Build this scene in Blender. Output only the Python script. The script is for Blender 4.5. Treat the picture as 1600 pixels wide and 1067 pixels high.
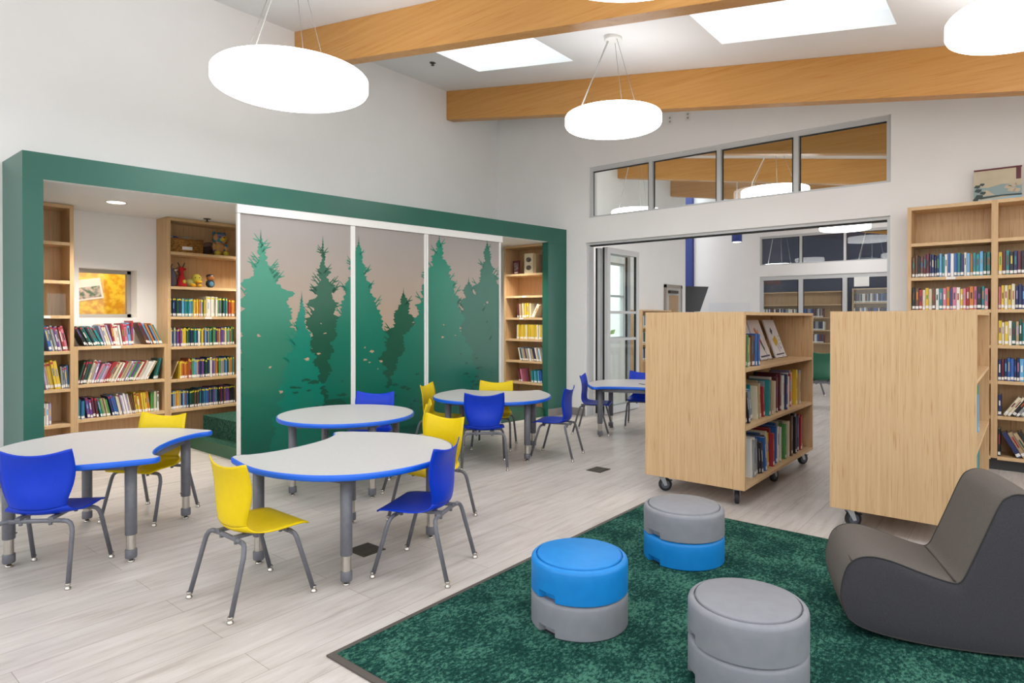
import bpy, bmesh, math, random
from mathutils import Vector, Matrix
sc = bpy.context.scene
for o in list(bpy.data.objects): bpy.data.objects.remove(o)
COL = sc.collection
pi = math.pi
def R(d): return math.radians(d)

# ------------------------------------------------------------------ camera, world, exposure
CAM_H = 1.30
cd = bpy.data.cameras.new('camera'); cam = bpy.data.objects.new('camera', cd); COL.objects.link(cam)
cam.location = (0, 0, CAM_H)
cam.rotation_euler = (R(90 - 0.323), 0, R(39.38))
cd.sensor_fit = 'HORIZONTAL'; cd.sensor_width = 36; cd.lens = 36 * 981.2 / 1600
cd.shift_x = 0; cd.shift_y = -31.2 / 1600
cd.clip_start = 0.05; cd.clip_end = 200
sc.camera = cam
sc.view_settings.view_transform = 'Standard'; sc.view_settings.look = 'None'
sc.view_settings.gamma = 1; sc.view_settings.use_curve_mapping = False
sc.view_settings.exposure = 0.42
w = bpy.data.worlds.new('sky'); sc.world = w; w.use_nodes = True
_N = w.node_tree.nodes; _L = w.node_tree.links
_tc = _N.new('ShaderNodeTexCoord'); _sp = _N.new('ShaderNodeSeparateXYZ'); _rp = _N.new('ShaderNodeValToRGB')
_e = _rp.color_ramp.elements; _e[0].position = 0; _e[0].color = (.42, .42, .41, 1); _e[1].position = .55; _e[1].color = (.92, .96, 1, 1)
_e2 = _rp.color_ramp.elements.new(.06); _e2.color = (.60, .61, .62, 1)
_L.new(_tc.outputs['Generated'], _sp.inputs[0]); _L.new(_sp.outputs['Z'], _rp.inputs[0]); _L.new(_rp.outputs[0], _N['Background'].inputs[0])
_N['Background'].inputs[1].default_value = 2.9      # bright overcast sky, dimmer toward the horizon
sc.cycles.max_bounces = 8; sc.cycles.diffuse_bounces = 5; sc.cycles.glossy_bounces = 4
sc.cycles.transmission_bounces = 8; sc.cycles.transparent_max_bounces = 12
sc.cycles.sample_clamp_indirect = 8
sc.cycles.use_denoising = True
LAMP = 5.4      # strength of the glowing discs

# ------------------------------------------------------------------ materials
def lin(c):
    if isinstance(c, str): c = [int(c[i:i+2], 16) for i in (0, 2, 4)]
    return tuple(((v/255)/12.92 if v/255 <= .04045 else ((v/255+.055)/1.055)**2.4) for v in c) + (1,)
MATS = {}
def mat(name, col, rough=.5, metal=0, spec=.5, coat=0):
    if name in MATS: return MATS[name]
    m = bpy.data.materials.new(name); m.use_nodes = True
    b = m.node_tree.nodes['Principled BSDF']
    b.inputs['Base Color'].default_value = lin(col); b.inputs['Roughness'].default_value = rough
    b.inputs['Metallic'].default_value = metal; b.inputs['Specular IOR Level'].default_value = spec
    b.inputs['Coat Weight'].default_value = coat
    MATS[name] = m; return m
def noise_mat(name, c1, c2, scale=(1, 1, 1), nscale=5, detail=4, rough=.5, lo=.35, hi=.65, bump=0, spec=.5, metal=0, distort=0):
    m = mat(name, c1, rough, metal, spec); nt = m.node_tree; N = nt.nodes; L = nt.links
    tc = N.new('ShaderNodeTexCoord'); mp = N.new('ShaderNodeMapping'); mp.inputs['Scale'].default_value = scale
    nz = N.new('ShaderNodeTexNoise'); nz.inputs['Scale'].default_value = nscale; nz.inputs['Detail'].default_value = detail
    nz.inputs['Distortion'].default_value = distort
    rp = N.new('ShaderNodeValToRGB'); rp.color_ramp.elements[0].position = lo; rp.color_ramp.elements[1].position = hi
    rp.color_ramp.elements[0].color = lin(c1); rp.color_ramp.elements[1].color = lin(c2)
    L.new(tc.outputs['Object'], mp.inputs[0]); L.new(mp.outputs[0], nz.inputs['Vector'])
    L.new(nz.outputs['Fac'], rp.inputs[0]); L.new(rp.outputs[0], N['Principled BSDF'].inputs['Base Color'])
    if bump:
        bp = N.new('ShaderNodeBump'); bp.inputs['Strength'].default_value = bump; bp.inputs['Distance'].default_value = .004
        L.new(nz.outputs['Fac'], bp.inputs['Height']); L.new(bp.outputs[0], N['Principled BSDF'].inputs['Normal'])
    return m
def wood(name, base, dark, streak, scale, rough=.45):
    m = mat(name, base, rough, 0, .35); nt = m.node_tree; N = nt.nodes; L = nt.links
    tc = N.new('ShaderNodeTexCoord'); mp = N.new('ShaderNodeMapping'); mp.inputs['Scale'].default_value = scale
    n1 = N.new('ShaderNodeTexNoise'); n1.inputs['Scale'].default_value = 1.0; n1.inputs['Detail'].default_value = 3
    mp2 = N.new('ShaderNodeMapping'); mp2.inputs['Scale'].default_value = tuple(s*2.7 for s in scale); mp2.inputs['Location'].default_value = (3, 7, 1)
    n2 = N.new('ShaderNodeTexNoise'); n2.inputs['Scale'].default_value = 1.0; n2.inputs['Detail'].default_value = 2
    r1 = N.new('ShaderNodeValToRGB'); r1.color_ramp.elements[0].position = .3; r1.color_ramp.elements[1].position = .7
    r1.color_ramp.elements[0].color = lin(dark); r1.color_ramp.elements[1].color = lin(base)
    r2 = N.new('ShaderNodeValToRGB'); r2.color_ramp.elements[0].position = .30; r2.color_ramp.elements[1].position = .42
    r2.color_ramp.elements[0].color = lin(streak); r2.color_ramp.elements[1].color = (1, 1, 1, 1)
    mx = N.new('ShaderNodeMix'); mx.data_type = 'RGBA'; mx.blend_type = 'MULTIPLY'; mx.inputs[0].default_value = .8
    L.new(tc.outputs['Object'], mp.inputs[0]); L.new(tc.outputs['Object'], mp2.inputs[0])
    L.new(mp.outputs[0], n1.inputs['Vector']); L.new(mp2.outputs[0], n2.inputs['Vector'])
    L.new(n1.outputs['Fac'], r1.inputs[0]); L.new(n2.outputs['Fac'], r2.inputs[0])
    L.new(r1.outputs[0], mx.inputs[6]); L.new(r2.outputs[0], mx.inputs[7])
    L.new(mx.outputs[2], N['Principled BSDF'].inputs['Base Color'])
    return m
def emis(name, col, strength):
    m = mat(name, col, .5); b = m.node_tree.nodes['Principled BSDF']
    b.inputs['Emission Color'].default_value = lin(col); b.inputs['Emission Strength'].default_value = strength
    return m
def glass_mat(name, tint='f4faf8', refl=.08):
    m = bpy.data.materials.new(name); m.use_nodes = True; nt = m.node_tree; N = nt.nodes; L = nt.links
    N.remove(N['Principled BSDF'])
    tr = N.new('ShaderNodeBsdfTransparent'); tr.inputs[0].default_value = lin(tint)
    gl = N.new('ShaderNodeBsdfGlossy'); gl.inputs['Roughness'].default_value = .02
    mx = N.new('ShaderNodeMixShader')
    lw = N.new('ShaderNodeLayerWeight'); pw = N.new('ShaderNodeMath'); pw.operation = 'POWER'; pw.inputs[1].default_value = 4
    ma = N.new('ShaderNodeMath'); ma.operation = 'MULTIPLY_ADD'; ma.inputs[1].default_value = .5; ma.inputs[2].default_value = .035
    L.new(lw.outputs['Facing'], pw.inputs[0]); L.new(pw.outputs[0], ma.inputs[0]); L.new(ma.outputs[0], mx.inputs[0]); L.new(tr.outputs[0], mx.inputs[1]); L.new(gl.outputs[0], mx.inputs[2])
    L.new(mx.outputs[0], N['Material Output'].inputs[0]); MATS[name] = m; return m

M_wall = noise_mat('white_wall_paint', 'ecebea', 'eeedec', nscale=3, rough=.75, bump=.02, spec=.25)
M_ceil = noise_mat('white_ceiling_paint', 'ebebec', 'ededee', nscale=3, rough=.85, spec=.2)
M_green = noise_mat('dark_green_paint', '1f5c4e', '216051', nscale=2, rough=.32, spec=.5)
M_oak = wood('light_oak_upright', 'cfae85', 'c19f74', 'dcc0a0', (70, 70, 1.6))
M_oakf = wood('light_oak_shelf_board', 'd6b68c', 'ceac80', 'f2e6d4', (14, 14, 14))
M_beam = wood('honey_glulam_beam', 'cd9856', 'c48d4b', 'f0dcc2', (.9, 12, 34), .38)
M_darkmetal = noise_mat('grey_powder_coat', '62636a', '686970', nscale=40, rough=.42, spec=.5)
M_chrome = mat('brushed_chrome', 'c8c4bc', .22, 1)
M_steel = mat('galvanised_steel', 'b4bac0', .35, .8)
M_rubber = mat('black_rubber', '26272a', .6)
M_hub = mat('grey_wheel_hub', '555c66', .5)
M_lam = noise_mat('pale_grey_laminate', 'bebcbb', 'c2c0bf', nscale=60, rough=.4, spec=.4)
M_bedge = mat('bright_blue_edge_band', '0a5fd6', .35)
M_blue = noise_mat('cobalt_blue_plastic', '0233b8', '0436bc', nscale=30, rough=.4, spec=.3)
M_yel = noise_mat('sunny_yellow_plastic', 'd9bb00', 'dcbf02', nscale=30, rough=.42, spec=.25)
M_grnpl = mat('bottle_green_plastic', '1d5f45', .4)
M_alu = mat('satin_aluminium', 'c6c8c9', .4, .1)
M_white = mat('white_enamel', 'e6e6e3', .4)
M_gasket = mat('black_gasket', '1a1c1d', .6)
M_glass = glass_mat('clear_glass', 'fafdfc')
M_lamp = emis('glowing_opal_diffuser', 'fffeff', LAMP)
M_lampside = emis('glowing_opal_rim', 'fffdfc', LAMP*.8)
M_lamptop = emis('translucent_white_lamp_top', 'fffeff', LAMP*.35)
M_down = emis('glowing_downlight_lens', 'fff6e6', 4)
M_cable = mat('white_cable', 'cfcfca', .4)
M_wire = mat('thin_steel_wire', '9a9a98', .35, .6)
M_dark = mat('dark_bronze_plate', '4a443c', .5, .3)
M_plinth = mat('charcoal_plinth', '3b3a3c', .6)
M_base = noise_mat('warm_grey_rubber_base', '857f7b', '8d8783', nscale=6, rough=.6)
M_gstep = noise_mat('green_carpet_step', '1c3a30', '35594a', nscale=70, rough=.95, lo=.4, hi=.6, spec=.1)
M_stepside = mat('dark_green_riser_paint', '2e5a41', .5)
M_fab = noise_mat('charcoal_woven_fabric', '5d5752', '645e59', nscale=260, detail=2, rough=.95, bump=.25, spec=.12)
M_fabside = noise_mat('charcoal_stretch_fabric', '3c3b3f', '424146', nscale=300, detail=2, rough=.9, bump=.2, spec=.15)
M_piping = mat('black_piping', '2e2c2b', .8)
M_stblue = noise_mat('sky_blue_plastic', '0a79c2', '0e7ec7', nscale=20, rough=.45, spec=.4)
M_stgrey = noise_mat('slate_grey_plastic', '7e8087', '83858b', nscale=20, rough=.5, spec=.4)
M_navy = mat('navy_paint', '24357a', .6)
M_pages = noise_mat('book_page_edges', 'e2d8c4', 'cfc4ae', scale=(300, 300, 1), nscale=1, rough=.9, spec=.1)
M_sticker = mat('white_spine_sticker', 'e8e6e2', .5)
M_reddot = mat('red_top_sticker', 'a8283a', .5)
M_yeldot = mat('yellow_top_sticker', 'd8c832', .5)

# floor: pale vinyl planks running along Y
M_floor = mat('pale_grey_vinyl_planks', 'cac3bc', .36, 0, .42)
nt = M_floor.node_tree; N = nt.nodes; L = nt.links
tc = N.new('ShaderNodeTexCoord')
mp = N.new('ShaderNodeMapping'); mp.inputs['Scale'].default_value = (22, 2.6, 1)
nz = N.new('ShaderNodeTexNoise'); nz.inputs['Scale'].default_value = 1; nz.inputs['Detail'].default_value = 6; nz.inputs['Roughness'].default_value = .62; nz.inputs['Distortion'].default_value = .3
rp = N.new('ShaderNodeValToRGB'); e = rp.color_ramp.elements
e[0].position = .28; e[0].color = lin('aca29b'); e[1].position = .66; e[1].color = lin('cbc4bf')
e2 = rp.color_ramp.elements.new(.44); e2.color = lin('bfb7b1')
mpb = N.new('ShaderNodeMapping'); mpb.inputs['Rotation'].default_value = (0, 0, R(90))
br = N.new('ShaderNodeTexBrick'); br.inputs['Scale'].default_value = 1; br.inputs['Brick Width'].default_value = 1.22; br.inputs['Row Height'].default_value = .18
br.inputs['Mortar Size'].default_value = .0012; br.inputs['Mortar'].default_value = lin('b5ada6')
br.inputs['Color1'].default_value = lin('f3f3f3'); br.inputs['Color2'].default_value = lin('ffffff')
mx = N.new('ShaderNodeMix'); mx.data_type = 'RGBA'; mx.blend_type = 'MULTIPLY'; mx.inputs[0].default_value = 1
L.new(tc.outputs['Object'], mp.inputs[0]); L.new(mp.outputs[0], nz.inputs['Vector']); L.new(nz.outputs['Fac'], rp.inputs[0])
L.new(tc.outputs['Object'], mpb.inputs[0]); L.new(mpb.outputs[0], br.inputs['Vector'])
L.new(rp.outputs[0], mx.inputs[6]); L.new(br.outputs['Color'], mx.inputs[7]); L.new(mx.outputs[2], N['Principled BSDF'].inputs['Base Color'])
# rug
M_rug = mat('mottled_green_carpet', '2c5a50', .98, 0, .08)
nt = M_rug.node_tree; N = nt.nodes; L = nt.links
tc = N.new('ShaderNodeTexCoord'); mp = N.new('ShaderNodeMapping'); mp.inputs['Scale'].default_value = (95, 55, 60)
n1 = N.new('ShaderNodeTexNoise'); n1.inputs['Scale'].default_value = 1; n1.inputs['Detail'].default_value = 3; n1.inputs['Roughness'].default_value = .7
n2 = N.new('ShaderNodeTexNoise'); n2.inputs['Scale'].default_value = 5; n2.inputs['Detail'].default_value = 4
ad = N.new('ShaderNodeMath'); ad.operation = 'MULTIPLY_ADD'; ad.inputs[1].default_value = .45
rp = N.new('ShaderNodeValToRGB'); e = rp.color_ramp.elements
e[0].position = .60; e[0].color = lin('0f2f2a'); e[1].position = .86; e[1].color = lin('42705f')
e2 = rp.color_ramp.elements.new(.72); e2.color = lin('1b413a')
L.new(tc.outputs['Object'], mp.inputs[0]); L.new(mp.outputs[0], n1.inputs['Vector']); L.new(tc.outputs['Object'], n2.inputs['Vector'])
L.new(n2.outputs['Fac'], ad.inputs[0]); L.new(n1.outputs['Fac'], ad.inputs[2]); L.new(ad.outputs[0], rp.inputs[0])
L.new(rp.outputs[0], N['Principled BSDF'].inputs['Base Color'])
bp = N.new('ShaderNodeBump'); bp.inputs['Strength'].default_value = .5; bp.inputs['Distance'].default_value = .006
L.new(n1.outputs['Fac'], bp.inputs['Height']); L.new(bp.outputs[0], N['Principled BSDF'].inputs['Normal'])

# ------------------------------------------------------------------ mesh helpers
class MB:
    def __init__(s): s.v = []; s.f = []; s.m = []; s.sm = []
    def add(s, vs, fs, mi=0, smooth=False):
        o = len(s.v); s.v += [tuple(v) for v in vs]
        for f in fs: s.f.append([i+o for i in f]); s.m.append(mi); s.sm.append(smooth)
    def box(s, x0, x1, y0, y1, z0, z1, mi=0):
        s.add([(x0,y0,z0),(x1,y0,z0),(x1,y1,z0),(x0,y1,z0),(x0,y0,z1),(x1,y0,z1),(x1,y1,z1),(x0,y1,z1)],
              [(0,3,2,1),(4,5,6,7),(0,1,5,4),(1,2,6,5),(2,3,7,6),(3,0,4,7)], mi)
        return s
    def prism(s, pts, z0, z1, mi=0, mtop=None, mbot=None, smooth=False):
        n = len(pts); a = sum(pts[i][0]*pts[(i+1)%n][1]-pts[(i+1)%n][0]*pts[i][1] for i in range(n))
        if a < 0: pts = pts[::-1]
        vs = [(p[0], p[1], z0) for p in pts] + [(p[0], p[1], z1) for p in pts]
        s.add(vs, [(i, (i+1) % n, n+(i+1) % n, n+i) for i in range(n)], mi, smooth)
        s.add(vs[:n], [list(range(n))[::-1]], mi if mbot is None else mbot)
        s.add(vs[n:], [list(range(n))], mi if mtop is None else mtop)
        return s
    def lathe(s, prof, seg=24, c=(0, 0, 0), mi=0, M=None, cap=True, smooth=True):
        vs = []
        for r, z in prof:
            for k in range(seg):
                a = 2*pi*k/seg; p = Vector((r*math.cos(a), r*math.sin(a), z))
                if M is not None: p = M @ p
                vs.append((p.x+c[0], p.y+c[1], p.z+c[2]))
        n = len(prof); fs = []
        for i in range(n-1):
            for k in range(seg):
                k2 = (k+1) % seg; fs.append((i*seg+k, i*seg+k2, (i+1)*seg+k2, (i+1)*seg+k))
        s.add(vs, fs, mi, smooth)
        if cap:
            if prof[0][0] > 1e-5: s.add(vs[:seg], [list(range(seg))[::-1]], mi)
            if prof[-1][0] > 1e-5: s.add(vs[-seg:], [list(range(seg))], mi)
        return s
    def tube(s, path, r, seg=10, mi=0, cap=True, smooth=True):
        P = [Vector(p) for p in path]; n = len(P); rs = r if isinstance(r, (list, tuple)) else [r]*n
        vs = []; up = None
        for i in range(n):
            t = (P[min(i+1, n-1)] - P[max(i-1, 0)]).normalized()
            if up is None:
                up = Vector((0, 0, 1)) if abs(t.z) < .9 else Vector((1, 0, 0))
            a = t.cross(up)
            if a.length < 1e-4: a = t.cross(Vector((0, 1, 0)))
            a.normalize(); b = a.cross(t).normalized(); up = b
            for k in range(seg):
                th = 2*pi*k/seg; q = P[i] + a*(rs[i]*math.cos(th)) + b*(rs[i]*math.sin(th)); vs.append(tuple(q))
        fs = []
        for i in range(n-1):
            for k in range(seg):
                k2 = (k+1) % seg; fs.append((i*seg+k, (i+1)*seg+k, (i+1)*seg+k2, i*seg+k2))
        s.add(vs, fs, mi, smooth)
        if cap: s.add(vs[:seg], [list(range(seg))], mi); s.add(vs[-seg:], [list(range(seg))[::-1]], mi)
        return s
    def ball(s, c, r, mi=0, seg=16, rings=10, rot=None):
        rx, ry, rz = (r, r, r) if not isinstance(r, (tuple, list)) else r
        vs = []; fs = []
        for i in range(rings+1):
            ph = pi*i/rings
            for k in range(seg):
                th = 2*pi*k/seg; p = Vector((rx*math.sin(ph)*math.cos(th), ry*math.sin(ph)*math.sin(th), rz*math.cos(ph)))
                if rot is not None: p = rot @ p
                vs.append((p.x+c[0], p.y+c[1], p.z+c[2]))
        for i in range(rings):
            for k in range(seg):
                k2 = (k+1) % seg; fs.append((i*seg+k, (i+1)*seg+k, (i+1)*seg+k2, i*seg+k2))
        s.add(vs, fs, mi, True); return s
    def mesh(s, name, mats):
        me = bpy.data.meshes.new(name); me.from_pydata(s.v, [], s.f)
        if not isinstance(mats, (list, tuple)): mats = [mats]
        for m in mats: me.materials.append(m)
        for p, mi, sm in zip(me.polygons, s.m, s.sm): p.material_index = mi; p.use_smooth = sm
        bm = bmesh.new(); bm.from_mesh(me); bmesh.ops.remove_doubles(bm, verts=bm.verts, dist=1e-5)
        bm.to_mesh(me); bm.free(); me.update(); return me
    def build(s, name, mats, parent=None, loc=(0, 0, 0), rot=(0, 0, 0)):
        o = bpy.data.objects.new(name, s.mesh(name, mats)); COL.objects.link(o)
        o.location = loc; o.rotation_euler = rot
        if parent is not None: o.parent = parent
        return o
def tag(o, label=None, cat=None, group=None, kind=None):
    if label: o['label'] = label
    if cat: o['category'] = cat
    if group: o['group'] = group
    if kind: o['kind'] = kind
    return o
def thing(name, label, cat, loc=(0, 0, 0), rz=0, group=None):
    o = bpy.data.objects.new(name, None); COL.objects.link(o); o.empty_display_size = .1
    o.location = loc; o.rotation_euler = (0, 0, rz); return tag(o, label, cat, group)
def dup(root, loc, rz, label, group=None, swap=None):
    def cp(o, par):
        c = o.copy(); COL.objects.link(c); c.parent = par
        if swap and c.data is not None and c.data.materials and c.data.materials[0] in swap:
            key = c.data.name + '_' + swap[c.data.materials[0]].name
            if key not in DUPM:
                d = c.data.copy(); d.materials[0] = swap[c.data.materials[0]]; DUPM[key] = d
            c.data = DUPM[key]
        for ch in KIDS.get(o.name, []): cp(ch, c)
        return c
    KIDS = {}
    for o in bpy.data.objects:
        if o.parent is not None: KIDS.setdefault(o.parent.name, []).append(o)
    r = cp(root, None); r.location = loc; r.rotation_euler = (0, 0, rz); r['label'] = label
    if group: r['group'] = group
    return r
DUPM = {}
def struct(o, label=None): o['kind'] = 'structure'; return tag(o, label) if label else o

# ------------------------------------------------------------------ room measures
XL = -6.067; YB = 7.05; ZC = 4.357; SL = -0.1645; FY = 14.75
def ceil_z(x): return ZC + SL*(x - XL)
XE = 3.2; YS = -2.6
def cells(xs, ys, holes, fn):
    xs = sorted(set(xs)); ys = sorted(set(ys))
    for i in range(len(xs)-1):
        for j in range(len(ys)-1):
            cx = (xs[i]+xs[i+1])/2; cy = (ys[j]+ys[j+1])/2
            if any(a < cx < b and c < cy < d for a, b, c, d in holes): continue
            fn(xs[i], xs[i+1], ys[j], ys[j+1])
# floor
struct(MB().box(-9, XE, YS, 22, -.05, 0).build('floor', M_floor))
# ceiling with skylight wells
SKY = [(-4.96, -3.635, 4.63, 5.435), (-2.08, -.76, 4.63, 5.435), (-2.08, -.76, 2.1, 2.9), (.8, 2.1, 4.63, 5.435), (.8, 2.1, 2.1, 2.9), (-4.96, -3.635, .3, 1.1),(-2.08, -.76, .3, 1.1),
       (-4.96, -3.635, 9.2, 9.95), (-2.08, -.76, 9.2, 9.95), (-4.96, -3.635, 11.4, 12.2), (-2.08, -.76, 11.4, 12.2)]
m = MB()
def cel(a, b, c, d):
    vs = [(a,c,ceil_z(a)),(b,c,ceil_z(b)),(b,d,ceil_z(b)),(a,d,ceil_z(a)),(a,c,ceil_z(a)+.12),(b,c,ceil_z(b)+.12),(b,d,ceil_z(b)+.12),(a,d,ceil_z(a)+.12)]
    m.add(vs, [(0,3,2,1),(4,5,6,7),(0,1,5,4),(1,2,6,5),(2,3,7,6),(3,0,4,7)])
cells([XL, XE]+[v for s in SKY for v in s[:2]], [YS, FY+.15]+[v for s in SKY for v in s[2:]], SKY, cel)
struct(m.build('ceiling', M_ceil))
for i, (a, b, c, d) in enumerate(SKY):
    m = MB(); t = .04; zt = ceil_z(a)+.55
    for (p, q, r_, s_) in ((a-t, a, c-t, d+t), (b, b+t, c-t, d+t), (a-t, b+t, c-t, c), (a-t, b+t, d, d+t)):
        vs = [(p,r_,ceil_z(p)+.1205),(q,r_,ceil_z(q)+.1205),(q,s_,ceil_z(q)+.1205),(p,s_,ceil_z(p)+.1205),(p,r_,zt),(q,r_,zt),(q,s_,zt),(p,s_,zt)]
        m.add(vs, [(0,3,2,1),(4,5,6,7),(0,1,5,4),(1,2,6,5),(2,3,7,6),(3,0,4,7)])
    o = struct(m.build('window_%d' % (i+1), mat('white_skylight_well', 'f0f2f4', .7)), 'bright white skylight well in the sloping ceiling')
    MB().box(a-t, b+t, c-t, d+t, zt+.002, zt+.012).build('skylight_pane', M_glass, o)
# left wall with alcove opening
m = MB()
def wl(a, b, c, d): m.box(XL-.15, XL, a, b, c, d)
cells([YS, 1.30, 7.05, 10.2, 10.9, 13.66], [0, 2.33, 4.36, .9, 2.35], [(1.30, 7.05, 0, 2.33), (10.2, 10.9, .9, 2.35)], wl)
m.box(XL-1.25, XL-1.1, 13.0, FY+.15, 0, 4.6)
struct(m.build('wall_left', M_wall))
# alcove shell (back wall with window, side walls, soffit)
XA = -6.80
m = MB(); WY0, WY1, WZ0, WZ1 = 1.955, 2.445, 1.303, 1.769
def wa(a, b, c, d): m.box(XA-.22, XA, a, b, c, d)
cells([1.15, WY0, WY1, 7.2], [0, WZ0, WZ1, 2.6], [(WY0, WY1, WZ0, WZ1)], wa)
m.box(XA, XL-.15, 1.15, 1.30, 0, 2.6); m.box(XA, XL-.15, 7.05, 7.2, 0, 2.6)
struct(m.build('wall_alcove', M_wall))
# unseen low walls, added to block low sky light from behind and right
struct(MB().box(XL, XE, YS-.15, YS, 0, 1.35).build('wall_rear_lightblock', M_wall))
struct(MB().box(XE, XE+.15, YS, YB, 0, 1.25).build('wall_right_lightblock', M_wall))
# back wall (toward the next room)
DX0, DX1, DZ = -4.53, -1.035, 2.295
CX0, CX1, CZ0, CZ1 = -4.475, -1.03, 2.62, 3.28
m = MB()
def wb(a, b, c, d): m.box(a, b, YB, YB+.2, c, d)
cells([XL, DX0, CX0, CX1, DX1, XE], [0, DZ, CZ0, CZ1], [(DX0, DX1, 0, DZ), (CX0, CX1, CZ0, CZ1)], wb)
vs = [(XL,YB,CZ1),(XE,YB,CZ1),(XE,YB,ceil_z(XE)+.02),(XL,YB,ceil_z(XL)+.02)]
x3 = XL + (CZ1-ZC)/SL
vs = [(XL,YB,CZ1),(x3,YB,CZ1),(XL,YB,ZC)]; vs2 = [(x, YB+.2, z) for x, y, z in vs]
m.add(vs+vs2, [(0,1,2),(3,5,4),(0,2,5,3),(1,4,5,2),(0,3,4,1)])
struct(m.build('wall_back', M_wall))
# baseboards
def base(n, x0, x1, y0, y1): struct(MB().box(x0, x1, y0, y1, 0, .1).build('baseboard_'+n, M_base))
base('back', -4.80, DX0, YB-.012, YB-.001); base('right', DX1, -.86, YB-.012, YB-.001)
base('left', XL, XL+.012, YS, 1.24); base('next_room', XL, XL+.012, YB+.2, FY)
# windows frames: clerestory
def glazing(name, idx, y, xs, z0, z1, fr=.04, depth=.06, label=None, slope=None):
    o = MB()
    o.box(xs[0], xs[-1], y, y+depth, z0, z0+fr*.6); o.box(xs[0], xs[-1], y, y+depth, z1-fr*1.3, z1)
    for k, x in enumerate(xs):
        a, b = (x, x+fr) if k == 0 else ((x-fr, x) if k == len(xs)-1 else (x-fr*.6, x+fr*.6))
        o.box(a, b, y-.002, y+depth, z0, z1)
    r = struct(o.build(name, M_alu), label)
    for k in range(len(xs)-1):
        a, b = xs[k]+fr*.8, xs[k+1]-fr*.8
        g = MB(); e = .012
        for (p, q, r0, r1) in ((a, a+e, z0+fr*.6, z1-fr*1.3), (b-e, b, z0+fr*.6, z1-fr*1.3), (a, b, z1-fr*1.3-e, z1-fr*1.3)):
            g.box(p, q, y+depth*.35, y+depth*.6, r0, r1)
        g.build('gasket', M_gasket, r)
        MB().box(a, b, y+depth*.45, y+depth*.5, z0+fr*.6, z1-fr*1.3).build('pane', M_glass, r)
    return r
glazing('window_20', 0, YB+.03, [CX0, -3.60, -2.743, -1.909, CX1], CZ0, CZ1, label='long clerestory window with aluminium mullions above the wide doorway')
# door opening lining (track + jambs)
m = MB()
m.box(DX0, DX1, YB+.04, YB+.16, DZ-.03, DZ); m.box(DX0, DX0+.03, YB+.04, YB+.16, 0, DZ-.03); m.box(DX1-.03, DX1, YB+.04, YB+.16, 0, DZ-.03)
fr = struct(m.build('trim_1', M_alu), 'aluminium lining and track of the wide doorway')
MB().box(DX0+.03, DX1-.03, YB+.07, YB+.13, DZ-.045, DZ-.03).build('track_slot', M_gasket, fr)
# ------------------------------------------------------------------ beams
def beam(y, w=.13, label='', x1=XE, h0=.385):
    m = MB(); vs = []
    for yy in (y, y+w):
        vs += [(XL+.002, yy, ceil_z(XL)-h0), (x1, yy, ceil_z(x1)-h0), (x1, yy, ceil_z(x1)-.002), (XL+.002, yy, ceil_z(XL)-.002)]
    m.add(vs, [(0,1,2,3),(4,7,6,5),(0,4,5,1),(3,2,6,7),(0,3,7,4),(1,5,6,2)])
    return tag(m.build('ceiling_beam', M_beam), label, 'beam', 'timber ceiling beams')
beam(3.727, label='honey timber ceiling beam, the nearer of two in the room, beside the small skylight')
beam(5.997, label='honey timber ceiling beam running just in front of the clerestory window wall')
beam(8.28, label='timber beam of the next room seen through the top of the clerestory', x1=1.5)
beam(10.57, label='pale timber beam of the next room seen across the middle of the clerestory', x1=1.5)
beam(12.87, label='farthest timber beam of the next room seen low through the clerestory', x1=1.5)

# ------------------------------------------------------------------ pendant lamps
def pendant(x, y, z, r, label, group='round glowing pendant lamps'):
    t = thing('pendant_lamp', label, 'lamp', (x, y, z), 0, group); th = .1
    MB().lathe([(r*.955, -th/2), (r*.985, -th/2+.008), (r, -th/2+.022), (r, th/2-.012), (r*.985, th/2-.002), (r*.95, th/2)], 96, cap=False).build('rim', M_lampside, t)
    MB().lathe([(0.0001, -th/2-.012), (r*.4, -th/2-.011), (r*.75, -th/2-.006), (r*.955, -th/2)], 96, cap=False).build('diffuser', M_lamp, t)
    MB().lathe([(0.0001, th/2+.004), (r*.95, th/2)], 64, cap=False).build('top_cover', M_lamptop, t)
    zc = ceil_z(x) - z
    MB().lathe([(.075, zc-.035), (.08, zc-.03), (.08, zc+.02)], 24).build('ceiling_canopy', M_white, t)
    for k in range(3):
        a = R(100+120*k)
        MB().tube([(r*.72*math.cos(a), r*.72*math.sin(a), th/2), (.05*math.cos(a), .05*math.sin(a), zc-.03)], .0022, 6).build('suspension_cable', M_wire, t)
        MB().lathe([(.012, th/2), (.012, th/2+.02), (.004, th/2+.03)], 10, (r*.72*math.cos(a), r*.72*math.sin(a), 0)).build('cable_anchor', M_white, t)
    MB().tube([(r*.7*math.cos(R(205)), r*.7*math.sin(R(205)), th/2), (r*.66*math.cos(R(205)), r*.66*math.sin(R(205)), th/2+.12), (.04*math.cos(R(205)), .04*math.sin(R(205)), zc-.03)], .005, 8).build('power_cord', M_cable, t)
    return t
pendant(-4.27, 2.60, 3.06, .56, 'large glowing disc pendant lamp hanging nearest, before the first timber beam')
pendant(-1.37, 2.60, 3.06, .56, 'glowing disc pendant lamp cut off by the top edge of the photo')
pendant(-2.90, 4.97, 3.075, .43, 'whole small glowing disc pendant lamp hanging between the two skylights')
pendant(0.02, 4.79, 3.06, .43, 'glowing disc pendant lamp at the upper corner above the bookcase')
pendant(1.53, 2.60, 2.72, .43, 'added unseen disc lamp brightening the lounge side of the room', 'added pendant lamps out of view')  # this and the next two: unseen lamps added to brighten the back wall
pendant(2.75, 4.79, 2.50, .43, 'added unseen disc lamp brightening the wall bookcase end', 'added pendant lamps out of view')
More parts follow.
